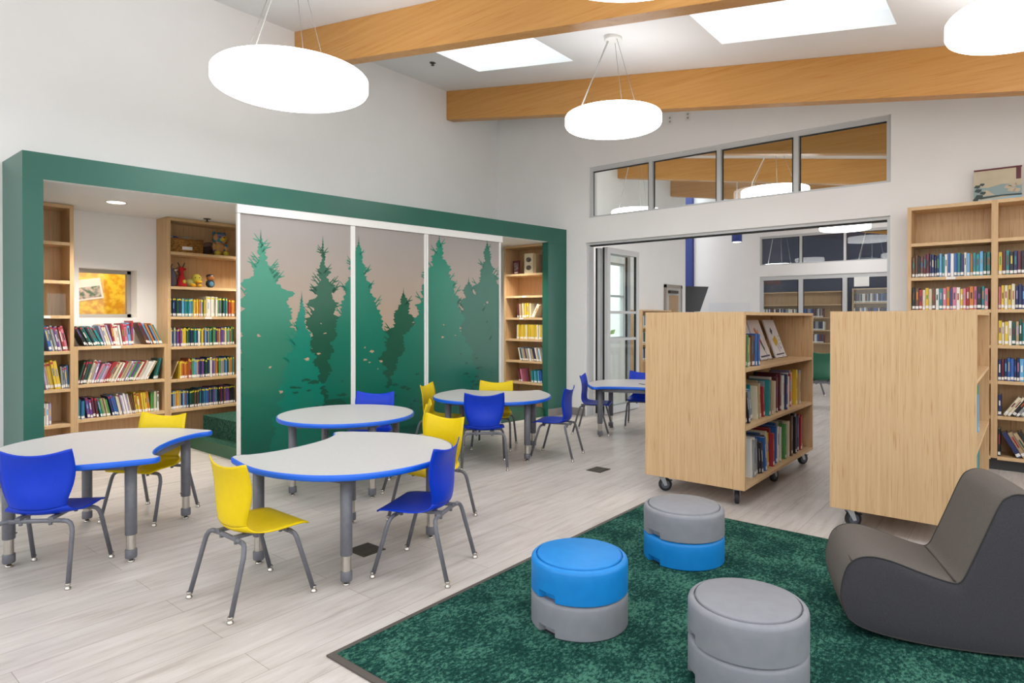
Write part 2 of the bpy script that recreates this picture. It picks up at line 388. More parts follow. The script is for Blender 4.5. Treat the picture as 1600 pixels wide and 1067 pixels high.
pendant(0.02, .32, 3.00, .56, 'added unseen disc lamp brightening the near side of the room', 'added pendant lamps out of view')
pendant(-2.76, 9.20, 3.06, .45, 'glowing disc pendant lamp seen through the clerestory middle panes', 'pendant lamps of the next room')
pendant(-2.76, 13.6, 3.07, .45, 'glowing disc pendant lamp just under the doorway head before far glass wall', 'pendant lamps of the next room')
pendant(-5.05, 9.40, 3.04, .40, 'glowing disc pendant lamp low in the first clerestory pane', 'pendant lamps of the next room')
# small lights
t = thing('recessed_downlight', 'small round recessed downlight in the alcove soffit', 'light', (-6.094, 2.03, 2.30))
MB().lathe([(.085, -.004), (.088, -.001), (.07, -.003)], 32, cap=False).build('trim_ring', M_white, t)
MB().lathe([(0.0001, -.003), (.07, -.003)], 32, cap=False).build('lens', M_down, t)
ld = bpy.data.lights.new('downlight_fill_glow', 'SPOT'); ld.energy = 95; ld.spot_size = R(120); ld.spot_blend = .8; ld.color = (1, .93, .82); ld.shadow_soft_size = .07
for (x, y) in ((-6.094, 2.03), (-6.1, 3.4), (-5.9, 5.0), (-5.35, 6.3)):  # first is the visible downlight; the others are added spots brightening the alcove
    o = bpy.data.objects.new('downlight_fill_glow', ld); COL.objects.link(o); o.location = (x, y, 2.285)
t = thing('ceiling_spotlight', 'short blue cylinder spotlight hanging in the next room', 'light', (-3.9, 10.9, 2.62))
MB().lathe([(.075, 0), (.085, .005), (.085, .14), (.07, .15)], 32).build('housing', M_navy, t)
MB().lathe([(0.0001, -.004), (.07, -.004)], 32, cap=False).build('lens', M_down, t)
MB().tube([(0, 0, .15), (0, 0, ceil_z(-3.9)-2.62)], .006).build('stem', M_white, t)
def sprinkler(x, y, z, label):
    t = thing('sprinkler_head', label, 'sprinkler', (x, y, z), 0, 'sprinkler heads')
    MB().lathe([(.035, -.006), (.035, .0)], 20).build('escutcheon', M_dark, t)
    MB().lathe([(.008, -.03), (.008, -.006)], 10).lathe([(.02, -.033), (.02, -.03)], 14).build('deflector', M_dark, t)
sprinkler(-5.28, 5.0, ceil_z(-5.28), 'dark sprinkler head on the white ceiling beside the small skylight')
sprinkler(-6.38, 2.94, 2.2983, 'dark sprinkler head on the alcove soffit above the plush toys')
for i, x in enumerate((-3.329, -3.102)):
    t = thing('wall_outlet', ('white outlet plate high on the back wall, nearer the pendant lamp', 'white outlet plate high on the back wall, farther from the pendant lamp')[i], 'outlet', (x, YB, 3.68), 0, 'outlets on the back wall')
    MB().box(-.035, .035, -.006, 0, -.055, .055).build('cover_plate', M_white, t)
    for z in (-.022, .022): MB().box(-.012, .012, -.008, -.006, z-.012, z+.012).build('socket', mat('outlet_grey', 'a9a9a6', .5), t)

# ------------------------------------------------------------------ green alcove frame
A0 = Vector((-5.517, 1.244)); B0 = Vector((-4.826, 7.041)); Ev = (B0-A0).normalized(); Nv = Vector((-Ev.y, Ev.x))  # Nv points to the wall
Lf = (B0-A0).length
def fp(s, d=0): q = A0 + Ev*s + Nv*d; return (q.x, q.y)
al = thing('alcove_frame', 'dark green painted frame surrounding the reading alcove and tree mural', 'frame')
ya = 1.244
MB().prism([fp(0), fp(Lf), (-6.05, YB-.003), (XL+.002, YB-.003), (XL+.002, ya)], 2.302, 2.493).build('header', M_green, al)
MB().prism([fp(0), fp(.12), (XL+.002, 1.36), (XL+.002, ya)], 0, 2.3015).build('side_pier', M_green, al)
MB().prism([fp(5.475), fp(Lf), fp(Lf, .105), fp(5.475, .105)], 0, 2.3015).build('side_pier', M_green, al)
s0 = MB(); s0.prism([fp(.12, .004), fp(5.475, .004), (-5.6, 7.04), (XA, 7.04), (XA, 1.30), (-6.067, 1.30), (-5.9, 1.36)], 2.2985, 2.3012)
s0.build('soffit', M_ceil, al)
MB().prism([fp(5.475, -.006), fp(Lf-.0, -.006), fp(Lf, -.0005), fp(5.475, -.0005)], 0, .1).build('base_strip', M_base, al)
# carpeted steps inside the alcove
st = thing('carpeted_steps', 'dark green carpeted seating steps inside the alcove behind the tree mural', 'steps')
def fx(y, d=0): return A0.x + (y-A0.y)*Ev.x/Ev.y - d   # x of the front plane at y
MB().prism([(fx(2.81, .06), 2.81), (fx(6.67, .06), 6.67), (-6.50, 6.67), (-6.50, 2.81)], 0, .118, mi=0, mtop=1).build('lower_step', [M_stepside, M_gstep], st)
MB().prism([(fx(2.95, .10)-.2, 2.95), (fx(5.9, .1)-.2, 5.9), (-6.50, 5.9), (-6.50, 2.95)], .1185, .31, mi=0).build('upper_step', [M_gstep], st)

# ------------------------------------------------------------------ tree mural sliding panels
random.seed(11)
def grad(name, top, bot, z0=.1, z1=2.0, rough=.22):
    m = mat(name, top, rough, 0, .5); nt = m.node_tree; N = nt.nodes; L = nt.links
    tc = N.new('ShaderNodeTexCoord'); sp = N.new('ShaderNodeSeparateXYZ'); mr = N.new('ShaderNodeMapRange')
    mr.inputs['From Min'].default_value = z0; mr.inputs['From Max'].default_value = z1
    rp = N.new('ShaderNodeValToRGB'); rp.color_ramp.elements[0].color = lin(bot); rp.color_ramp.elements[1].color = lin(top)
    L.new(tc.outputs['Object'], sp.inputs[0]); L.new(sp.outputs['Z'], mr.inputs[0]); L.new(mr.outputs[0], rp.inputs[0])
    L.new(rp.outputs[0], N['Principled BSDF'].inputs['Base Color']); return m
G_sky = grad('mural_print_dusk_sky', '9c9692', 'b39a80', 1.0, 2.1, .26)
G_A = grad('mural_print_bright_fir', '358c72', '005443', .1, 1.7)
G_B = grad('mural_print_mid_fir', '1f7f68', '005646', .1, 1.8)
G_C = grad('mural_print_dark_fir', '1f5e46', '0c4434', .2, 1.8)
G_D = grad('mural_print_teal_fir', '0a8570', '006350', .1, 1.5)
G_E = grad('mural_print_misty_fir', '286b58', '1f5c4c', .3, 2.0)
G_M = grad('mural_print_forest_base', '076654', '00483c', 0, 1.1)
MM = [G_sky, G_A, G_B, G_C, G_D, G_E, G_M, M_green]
T1 = [(1.703, 2.057, 1.703), (1.663, 1.857, 1.767), (1.611, 1.742, 1.825), (1.561, 1.627, 1.885), (1.516, 1.512, 1.988), (1.483, 1.281, 2.019), (1.482, 1.05, 2.068), (1.481, 0.701, 2.099), (1.48, .02, 2.129)]
T3 = [(2.303, 2.051, 2.303), (2.27, 1.774, 2.343), (2.204, 1.589, 2.444), (2.158, 1.404, 2.464), (2.132, 1.156, 2.533), (2.157, 0.786, 2.443), (2.131, 0.413, 2.532)]
T2 = [(2.088, 1.509, 2.088), (2.038, 1.281, 2.132), (1.975, 1.04, 2.196), (1.889, 0.8, 2.261), (1.883, 0.557, 2.314), (1.799, 0.319, 2.34), (1.751, .02, 2.427)]
T4 = [(2.692, 2.084, 2.692), (2.634, 1.923, 2.75), (2.576, 1.73, 2.794), (2.506, 1.537, 2.883), (2.471, 1.408, 2.936), (2.443, 1.279, 2.974), (2.395, 1.085, 3.067), (2.361, 0.891, 3.13), (2.314, 0.502, 3.186)]
T5 = [(3.228, 1.585, 3.228), (3.139, 1.414, 3.318), (3.099, 1.278, 3.376), (3.021, 1.142, 3.393), (2.974, 1.005, 3.486), (2.958, 0.871, 3.392), (2.989, 0.669, 3.292), (3.028, 0.535, 3.21)]
T6 = [(3.706, 2.207, 3.706), (3.617, 1.992, 3.787), (3.547, 1.849, 3.85), (3.461, 1.706, 3.924), (3.435, 1.492, 4.0), (3.376, 1.277, 4.066), (3.244, 1.135, 4.037), (3.195, 0.956, 4.192), (3.067, 0.708, 4.251), (2.973, 0.425, 4.342), (2.859, 0.143, 4.444)]
T7 = [(4.134, 1.746, 4.134), (4.076, 1.634, 4.212), (4.019, 1.501, 4.342), (3.981, 1.276, 4.444), (3.961, 0.974, 4.516), (4.056, 0.513, 4.664)]
T8 = [(4.424, 2.226, 4.424), (4.362, 2.042, 4.496), (4.312, 1.813, 4.579), (4.212, 1.659, 4.675), (4.153, 1.275, 4.675), (4.173, 0.815, 4.675), (4.271, 0.273, 4.675)]
def interp(T, z, k):
    for i in range(len(T)-1):
        if T[i][1] >= z >= T[i+1][1]:
            f = (T[i][1]-z)/(T[i][1]-T[i+1][1]); return T[i][k]+(T[i+1][k]-T[i][k])*f
    return T[-1][k]
def conifer(T, amp=1.0, holes=0, spike=.0):
    zt, zb = T[0][1], T[-1][1]; polys = []; dz = .006
    def centre(z): z = max(min(z, zt), zb); return (interp(T, z, 0)+interp(T, z, 2))/2
    for side in (0, 2):
        sg = 1 if side == 2 else -1; z = zt; prev = None; tooth = 0; ln = .05; dr = 1; w1 = 0; ph = random.uniform(0, 9); big = 0; bl = .2; bt = 0
        while z > zb:
            if tooth <= 0: ln = random.uniform(.022, .075); tooth = ln; w1 = random.uniform(.2, 1.0); dr = 1 if random.random() < .6 else 0
            if bt <= 0: bl = random.uniform(.10, .26); bt = bl; big = random.uniform(.3, 1)
            f = tooth/ln if dr else 1-abs(2*tooth/ln-1); fb = bt/bl     # 1 at the branch tip, 0 just above the next
            h = interp(T, z, side); wd = abs(h-centre(z)); sc_ = min(1, wd/.10)
            q_ = (f**1.6)*.042*w1*amp*sc_ + (.5-.5*math.cos(2*pi*fb))*.075*big*amp*sc_ - .05*amp*sc_ + .005*math.sin(z*210+ph) + random.uniform(-.003, .003)
            x = centre(z) + sg*max(.002, wd+q_)
            if prev: polys.append([(centre(prev[1]), prev[1]), prev, (x, z), (centre(z), z)])
            prev = (x, z); z -= dz; tooth -= dz; bt -= dz
    for k in range(holes):   # twigs
        z = random.uniform(zt-.75, zt-.08); sd = random.choice((0, 2)); sg = 1 if sd == 2 else -1
        h = interp(T, z, sd); ln = random.uniform(.04, .10); tw = .008
        polys.append([(h-sg*.03, z-.02), (h+sg*ln*.5, z+ln), (h+sg*(ln*.5-tw), z+ln-.003), (h-sg*.045, z-.01)])
        polys.append([(h-sg*.01+sg*ln*.15, z+ln*.2), (h+sg*ln*.6, z+ln*.45), (h+sg*ln*.55, z+ln*.5), (h-sg*.015+sg*ln*.12, z+ln*.35)])
    polys.append([(T[0][0]-.007, zt-.06), (T[0][0], zt+.05), (T[0][0]+.007, zt-.06)])
    return polys
layers = []
# forest base with ragged top
arr = []; s = 1.40
while s < 4.8:
    arr.append((s, 1.0+random.uniform(-.12, .06))); s += random.uniform(.02, .06)
layers.append((6, [[(a[0], -.1), (b[0], -.1), b, a] for a, b in zip(arr[:-1], arr[1:])]))
layers.append((3, conifer(T3, 1.3, 16)))
layers.append((5, conifer(T8, 1.1, 8)))
layers.append((5, conifer(T7, 1.1, 8)))
layers.append((1, conifer(T1, 1.2, 14)))
layers.append((2, conifer(T4, 1.0, 10)))
layers.append((3, conifer(T5, 1.1, 10)))
layers.append((2, conifer(T6, 1.1, 12)))
layers.append((4, conifer(T2, .9, 4)))
spots_ = []
for k in range(18):   # flecks of sky and shade showing between the printed branches
    s_, z_ = random.choice([(random.uniform(1.52, 2.0), random.uniform(.45, 1.35)), (random.uniform(2.1, 2.35), random.uniform(.8, 1.25)), (random.uniform(2.75, 3.05), random.uniform(.75, 1.1)), (random.uniform(3.7, 4.5), random.uniform(1.0, 1.6))])
    r_ = random.uniform(.005, .016); n_ = 9
    spots_.append([(s_+r_*random.uniform(.3, 2.4)*math.cos(2*pi*i/n_), z_+r_*random.uniform(.3, 1.3)*math.sin(2*pi*i/n_)) for i in range(n_)])
layers.append((0, spots_))
spots_ = []
for k in range(60):
    s_, z_ = random.choice([(random.uniform(2.0, 2.6), random.uniform(.2, .9)), (random.uniform(2.9, 3.5), random.uniform(.15, .75)), (random.uniform(4.0, 4.5), random.uniform(.4, .9))])
    r_ = random.uniform(.008, .03); n_ = 11
    spots_.append([(s_+r_*random.uniform(.3, 2.6)*math.cos(2*pi*i/n_), z_+r_*random.uniform(.2, 1.0)*math.sin(2*pi*i/n_)) for i in range(n_)])
layers.append((3, spots_))
PZ0, PZ1 = .03, 2.222
def mural_panel(sa, sb, label, dist):
    t = thing('sliding_panel', label, 'panel', (A0.x, A0.y, 0), math.atan2(Ev.y, Ev.x), 'sliding panels printed with a fir forest')
    # local x = along front, local y = toward the wall (Nv)
    bm = bmesh.new()
    def quad(pts, mi, off):
        vs = [bm.verts.new((p[0], off, p[1])) for p in pts]
        try: f = bm.faces.new(vs); f.material_index = mi
        except ValueError: pass
    for li, (mi, polys) in enumerate(layers):
        for p in polys: quad(p, mi, -.0004*(li+1))
    for co, no in (((sa, 0, 0), (-1, 0, 0)), ((sb, 0, 0), (1, 0, 0)), ((0, 0, PZ0), (0, 0, -1)), ((0, 0, PZ1), (0, 0, 1))):
        bmesh.ops.bisect_plane(bm, geom=bm.verts[:]+bm.edges[:]+bm.faces[:], plane_co=co, plane_no=no, clear_outer=True)
    for f in bm.faces:
        if f.normal.y > 0: f.normal_flip()
    vs = [bm.verts.new(v) for v in ((sa,0,PZ0),(sb,0,PZ0),(sb,.018,PZ0),(sa,.018,PZ0),(sa,0,PZ1),(sb,0,PZ1),(sb,.018,PZ1),(sa,.018,PZ1))]
    for f in ((0,3,2,1),(4,5,6,7),(0,1,5,4),(1,2,6,5),(2,3,7,6),(3,0,4,7)): bm.faces.new([vs[i] for i in f]).material_index = 0
    me = bpy.data.meshes.new('mural_print'); bm.to_mesh(me); bm.free()
    for m_ in MM: me.materials.append(m_)
    o = bpy.data.objects.new('mural_print', me); COL.objects.link(o); o.parent = t; o.location = (0, dist, 0)
    for a, b, n_ in ((sa-.0175, sa+.006, 'edge_stile'), (sb-.006, sb+.0175, 'edge_stile')):
        MB().box(a, b, dist-.012, dist+.024, PZ0, PZ1).build(n_, M_white, t)
    MB().box(sa-.0175, sb+.0175, dist-.008, dist+.022, PZ0-.025, PZ0).build('bottom_rail', M_white, t)
    return t
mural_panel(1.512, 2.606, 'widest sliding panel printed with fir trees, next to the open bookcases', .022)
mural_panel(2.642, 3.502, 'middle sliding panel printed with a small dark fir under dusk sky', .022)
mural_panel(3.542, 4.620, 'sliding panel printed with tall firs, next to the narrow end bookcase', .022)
MB().box(1.492, 4.662, .004, .05, PZ1+.002, 2.298).build('panel_track', M_white, None, (A0.x, A0.y, 0), (0, 0, math.atan2(Ev.y, Ev.x)))
tag(bpy.data.objects['panel_track'], 'white head track carrying the sliding tree panels under the green header', 'track')

# ------------------------------------------------------------------ bookcases
def bookcase(name, label, loc, rz, w_, d_, h_, shelves, t=.03, back=True, plinth=0, topless=False, widths=None):
    """local x = width, y = depth inward from the front, z up"""
    o = thing(name, label, 'bookcase', loc, rz, None)
    xs = [0] + (widths or [w_])
    for i, x in enumerate(xs):
        a, b = (x, x+t) if i == 0 else ((x-t, x) if i == len(xs)-1 else (x-t*.75, x+t*.75))
        MB().box(a, b, 0, d_, plinth, h_).build('side_panel' if i in (0, len(xs)-1) else 'divider', M_oak, o)
    MB().box(t, xs[-1]-t, .001, d_, h_-t, h_).build('top_panel', M_oakf, o)
    if plinth: MB().box(0, xs[-1], .05, d_, 0, plinth).build('plinth', M_plinth, o)
    if back: MB().box(t, xs[-1]-t, d_-.008, d_-.001, plinth, h_-t).build('back_panel', M_oak, o)
    for i in range(len(xs)-1):
        a = xs[i] + (t if i == 0 else t*.75); b = xs[i+1] - (t if i == len(xs)-2 else t*.75)
        for z in shelves: MB().box(a+.0005, b-.0005, .002, d_-.009, z-.028, z).build('shelf', M_oakf, o)
    return o
XF = -6.53; NR = R(90)
# in the alcove: narrow, middle (low), wide tall
bookcase('bookcase', 'narrow tall oak bookcase against the green frame inside the alcove', (XF, 1.36, 0), NR, .479, .262, 2.295, [1.966, 1.628, 1.323, 1.010, .678, .368, .06])
bookcase('bookcase', 'low oak bookcase under the small alcove window', (XF, 1.8395, 0), NR, .783, .262, 1.045, [.704, .392, .06])
bookcase('bookcase', 'tall oak bookcase holding plush toys beside the tree mural', (XF, 2.623, 0), NR, .93, .262, 2.295, [1.957, 1.614, 1.315, 1.016, .690, .392])
bookcase('bookcase', 'narrow end bookcase in the alcove beyond the tree mural', (-5.66, 6.72, 0), 0, .70, .30, 2.295, [1.905, 1.604, 1.304, 1.010, .716, .425], t=.03)
bookcase('bookcase', 'tall oak wall bookcase beneath the landscape picture', (-.853, 6.75, 0), 0, 2.55, .295, 2.31, [1.978, 1.668, 1.374, 1.070, .766, .466, .12], t=.03, plinth=.105, widths=[.635, 1.28, 1.92, 2.55])

# ------------------------------------------------------------------ books
PAL = dict(white='e4e0d8', cream='dccfae', red='b12a32', maroon='6a2030', orange='d9791f', yellow='e3bf2a', green='4f9a48', teal='1f8a8c', blue='2a62b4', navy='222f63', skyblue='5aa8dc', purple='6d3f96', pink='d9718e', black='24242a', grey='8e9298', brown='6b4630', tan='b59a72', lilac='a99ac8', darkgreen='1e5140', rust='b5532a')
def dull(c, f=.16):
    v = [int(c[i:i+2], 16) for i in (0, 2, 4)]; g = sum(v)/3
    return ''.join('%02x' % int(round(x+(g-x)*f)) for x in v)
PAL = {k: dull(v) for k, v in PAL.items()}
BM = {k: mat('book_cover_'+k, v, .38) for k, v in PAL.items()}
WORDS = {'skyblue': 'sky blue', 'darkgreen': 'dark green', 'cream': 'cream coloured', 'lilac': 'lilac'}
ORD = 'first second third fourth fifth sixth seventh eighth ninth tenth eleventh twelfth thirteenth fourteenth fifteenth sixteenth seventeenth eighteenth nineteenth'.split()
def ordn(i):
    if i < 19: return ORD[i]
    tens = ['twentieth', 'thirtieth', 'fortieth', 'fiftieth']; tt = ['twenty', 'thirty', 'forty', 'fifty']
    n = i+1; return tens[n//10-2] if n % 10 == 0 else tt[n//10-2] + ORD[n % 10-1]
BOOKS = []   # collected: dicts, built largest in view first
rnd = random.Random(5)
CAMP = Vector((0, 0, CAM_H))
def row(origin, axis, x0, x1, segs, where, group, sticker=True, dot=None, recess=.03, hvar=.015, rv=.012):
    """axis 'Y': spines face +X, row runs along +Y; axis 'X': spines face -Y, row runs along +X. segs: (count or width share, thick, height, lean deg, palette)"""
    x = x0; idx = 0; prev = 0
    for (n, th, h, lean, pal) in segs:
        a = R(lean); off = h*math.sin(a)
        if prev > off: x += prev - off + .001
        prev = off
        for k in range(n):
            t_ = th*rnd.uniform(.8, 1.25); hh = h+rnd.uniform(-hvar, hvar*.6); d = rnd.uniform(.155, .19)
            la = a*(1+rnd.uniform(-.01, .01)) if lean else 0
            stp = t_/math.cos(la)+.0012
            ext = hh*math.sin(abs(la))
            if x + stp + (ext if lean > 0 else 0) > x1: break
            piv = x + stp - .0006 if la > 0 else x
            rc = recess + rnd.uniform(-rv, rv)
            if axis == 'Y': loc = (origin[0]-rc, origin[1]+piv, origin[2]); rz = NR
            else: loc = (origin[0]+piv, origin[1]+rc, origin[2]); rz = 0
            depth = (Vector(loc)-CAMP).dot(Vector((-.634, .773, 0)))
            BOOKS.append(dict(loc=loc, rz=rz, lean=la, t=t_, h=hh, d=d, col=rnd.choice(pal), where=where, group=group, i=idx, area=t_*hh/depth**2, sticker=sticker, dot=dot))
            x += stp; idx += 1
def ppal(*a): return list(a)
MIX = ppal('white', 'white', 'cream', 'red', 'maroon', 'lilac', 'pink', 'orange', 'blue', 'skyblue', 'yellow', 'grey', 'purple', 'teal')
DK = ppal('black', 'navy', 'teal', 'darkgreen', 'maroon', 'black')
MIX2 = ppal('blue', 'navy', 'teal', 'skyblue', 'red', 'rust', 'orange', 'yellow', 'green', 'darkgreen', 'white', 'grey', 'maroon', 'brown', 'tan', 'purple')
WH = ppal('white', 'cream', 'white', 'cream', 'red', 'lilac', 'pink', 'tan')
# narrow bookcase
o1 = (XF, 1.36, 0)
row((XF, 1.60, 1.0105), 'Y', .02, .225, [(7, .02, .22, -12, MIX), (2, .02, .23, 0, ppal('navy', 'blue'))], 'fourth shelf of narrow alcove bookcase', 'books on the narrow alcove bookcase', dot=1)
row((XF, 1.60, .6785), 'Y', .0, .225, [(2, .018, .24, -9, WH), (3, .024, .25, -9, ppal('yellow')), (5, .013, .20, -4, ppal('maroon', 'purple', 'grey', 'blue'))], 'fifth shelf of narrow alcove bookcase', 'books on the narrow alcove bookcase', dot=1)
row((XF, 1.60, .3685), 'Y', .02, .09, [(3, .018, .2, 0, ppal('lilac', 'white', 'grey'))], 'sixth shelf of narrow alcove bookcase', 'books on the narrow alcove bookcase')
# low middle bookcase
row((XF, 1.84, 1.0455), 'Y', .005, .50, [(8, .016, .19, -26, ppal('black', 'darkgreen', 'teal', 'black', 'tan')), (4, .016, .20, -17, ppal('white', 'cream', 'lilac', 'lilac')), (4, .018, .20, -9, WH), (3, .021, .21, -6, ppal('pink', 'skyblue', 'red')), (3, .019, .235, 0, ppal('red', 'lilac', 'red')), (5, .014, .18, 0, ppal('teal', 'green', 'red', 'teal')), (6, .013, .185, -4, ppal('yellow', 'blue', 'skyblue', 'rust', 'white'))], 'top of low bookcase', 'books on top of the low bookcase', dot=1)
row((XF, 2.355, 1.0455), 'Y', .005, .24, [(2, .018, .22, -24, ppal('brown', 'maroon')), (9, .0145, .21, -24, ppal('yellow', 'orange', 'orange', 'navy', 'skyblue', 'white', 'teal'))], 'top of low bookcase beside tall one', 'books on top of the low bookcase', dot=1)
row((XF, 1.87, .7045), 'Y', .0, .725, [(4, .016, .21, 15, DK), (3, .016, .22, 17, WH), (4, .014, .19, 24, ppal('grey', 'pink', 'lilac')), (10, .0145, .20, 26, ppal('red', 'white', 'cream', 'cream', 'tan', 'white')), (4, .014, .2, 26, ppal('lilac', 'purple', 'green')), (8, .0145, .2, 28, ppal('white', 'cream', 'white', 'red', 'tan')), (3, .015, .21, 14, ppal('teal', 'darkgreen')), (9, .0155, .215, 5, ppal('orange', 'red', 'white', 'green', 'blue', 'purple', 'teal'))], 'middle shelf of low bookcase', 'books on the middle shelf of the low bookcase', dot=1, hvar=.01)
row((XF, 1.87, .3925), 'Y', .0, .70, [(4, .012, .175, 0, ppal('teal', 'blue')), (4, .019, .18, -7, ppal('purple', 'maroon', 'lilac')), (5, .016, .17, -12, ppal('green', 'cream', 'tan', 'teal')), (3, .015, .19, -14, ppal('rust', 'blue', 'navy')), (9, .0145, .195, -12, ppal('cream', 'white', 'brown', 'grey', 'lilac')), (7, .0165, .195, -7, ppal('yellow', 'orange', 'orange', 'yellow')), (4, .013, .19, 0, ppal('cream', 'darkgreen', 'green')), (7, .0145, .20, 0, ppal('pink', 'white', 'grey', 'pink')), (4, .017, .215, 0, ppal('white', 'orange', 'teal'))], 'bottom shelf of low bookcase', 'books on the bottom shelf of the low bookcase', dot=1)
# wide tall bookcase
row((XF, 2.66, 1.3155), 'Y', .0, .66, [(6, .016, .185, 0, ppal('navy', 'maroon', 'darkgreen')), (7, .014, .18, 0, ppal('skyblue', 'blue', 'teal')), (7, .016, .175, 0, ppal('yellow', 'orange', 'green', 'lilac')), (7, .016, .205, 0, ppal('white', 'cream')), (3, .016, .195, 0, ppal('purple', 'green', 'navy')), (3, .016, .195, 0, ppal('black', 'white', 'teal')), (9, .015, .18, 0, ppal('orange', 'rust', 'red', 'rust'))], 'third shelf of plush toy bookcase', 'books on the third shelf of the plush toy bookcase', dot=2, hvar=.004)
row((XF, 2.66, 1.0165), 'Y', .0, .66, [(40, .0155, .185, 0, MIX2)], 'fourth shelf of plush toy bookcase', 'books on the fourth shelf of the plush toy bookcase', dot=2)
row((XF, 2.66, .6905), 'Y', .0, .66, [(1, .01, .2, 22, ppal('tan')), (5, .015, .18, 0, ppal('rust', 'orange', 'yellow')), (38, .0165, .195, 0, MIX2)], 'fifth shelf of plush toy bookcase', 'books on the fifth shelf of the plush toy bookcase', dot=2)
row((XF, 2.66, .3925), 'Y', .0, .66, [(10, .0145, .18, 0, MIX2), (7, .0135, .175, 0, ppal('darkgreen', 'brown', 'darkgreen')), (6, .016, .185, 0, ppal('blue', 'navy', 'teal')), (20, .0165, .19, 0, ppal('navy', 'maroon', 'black', 'teal', 'purple', 'brown'))], 'sixth shelf of plush toy bookcase', 'books on the sixth shelf of the plush toy bookcase', dot=2, hvar=.005)
# end bookcase
row((-5.66, 6.72, 1.3045), 'X', .22, .66, [(1, .02, .2, 0, DK), (3, .03, .2, -4, ppal('cream', 'tan')), (3, .03, .205, 0, ppal('yellow', 'cream', 'grey')), (2, .03, .2, 30, ppal('cream', 'white'))], 'third shelf of end bookcase', 'books on the end bookcase')
row((-5.66, 6.72, 1.0105), 'X', .2, .66, [(24, .017, .2, 0, ppal('yellow', 'yellow', 'yellow', 'white'))], 'fourth shelf of end bookcase', 'books on the end bookcase', hvar=.003)
row((-5.66, 6.72, .7165), 'X', .22, .66, [(20, .019, .175, -14, ppal('navy', 'skyblue', 'black', 'tan', 'white', 'darkgreen'))], 'fifth shelf of end bookcase', 'books on the end bookcase')
row((-5.66, 6.72, .4255), 'X', .22, .34, [(3, .022, .18, -10, ppal('pink', 'maroon'))], 'sixth shelf of end bookcase', 'books on the end bookcase')
row((-5.66, 6.72, .4255), 'X', .44, .66, [(8, .02, .165, -5, ppal('blue', 'teal', 'skyblue'))], 'sixth shelf of end bookcase by green pier', 'books on the end bookcase')
# wall bookcase
WB = (-.853, 6.75)
RB = 'wall bookcase'
row((WB[0], WB[1], 1.6685), 'X', .035, .61, [(4, .021, .195, 0, ppal('black', 'brown', 'black', 'brown')), (2, .02, .21, 0, ppal('maroon', 'white')), (2, .018, .215, 0, ppal('black', 'navy')), (18, .0205, .20, 0, ppal('blue', 'teal', 'white', 'yellow', 'cream', 'navy', 'orange', 'skyblue', 'darkgreen'))], 'second shelf of wall bookcase', 'books on the second shelf of the wall bookcase')
row((WB[0], WB[1], 1.3745), 'X', .035, .61, [(24, .0235, .195, 0, ppal('navy', 'red', 'brown', 'blue', 'skyblue', 'pink', 'white', 'teal', 'yellow', 'cream', 'black', 'orange'))], 'third shelf of wall bookcase', 'books on the third shelf of the wall bookcase')
x0b = .66
for (z, segs, nm) in ((1.6685, [(3, .02, .205, 0, ppal('yellow', 'teal', 'maroon')), (6, .026, .205, 0, ppal('maroon', 'navy', 'black', 'grey'))], 'second'),
                (1.3745, [(10, .019, .205, 0, ppal('yellow', 'navy', 'pink', 'yellow', 'white', 'cream'))], 'third'),
                (1.0705, [(4, .02, .2, 0, ppal('navy', 'white', 'yellow')), (3, .02, .21, 0, ppal('tan', 'darkgreen', 'white')), (3, .02, .2, 0, DK)], 'fourth'),
                (.7665, [(7, .018, .19, 0, ppal('navy', 'maroon', 'blue')), (3, .022, .195, 0, ppal('skyblue', 'black', 'brown'))], 'fifth'),
                (.4665, [(1, .02, .19, 0, ppal('navy')), (5, .022, .185, 33, ppal('black', 'cream', 'white', 'grey', 'blue'))], 'sixth'),
                (.1205, [(1, .022, .23, 0, ppal('black')), (4, .03, .23, -28, ppal('navy', 'darkgreen', 'black', 'tan'))], 'bottom')):
    row((WB[0], WB[1], z), 'X', x0b, 1.25 if nm == 'sixth' else .98, segs, nm+' shelf of wall bookcase, second bay', 'books in the second bay of the wall bookcase')

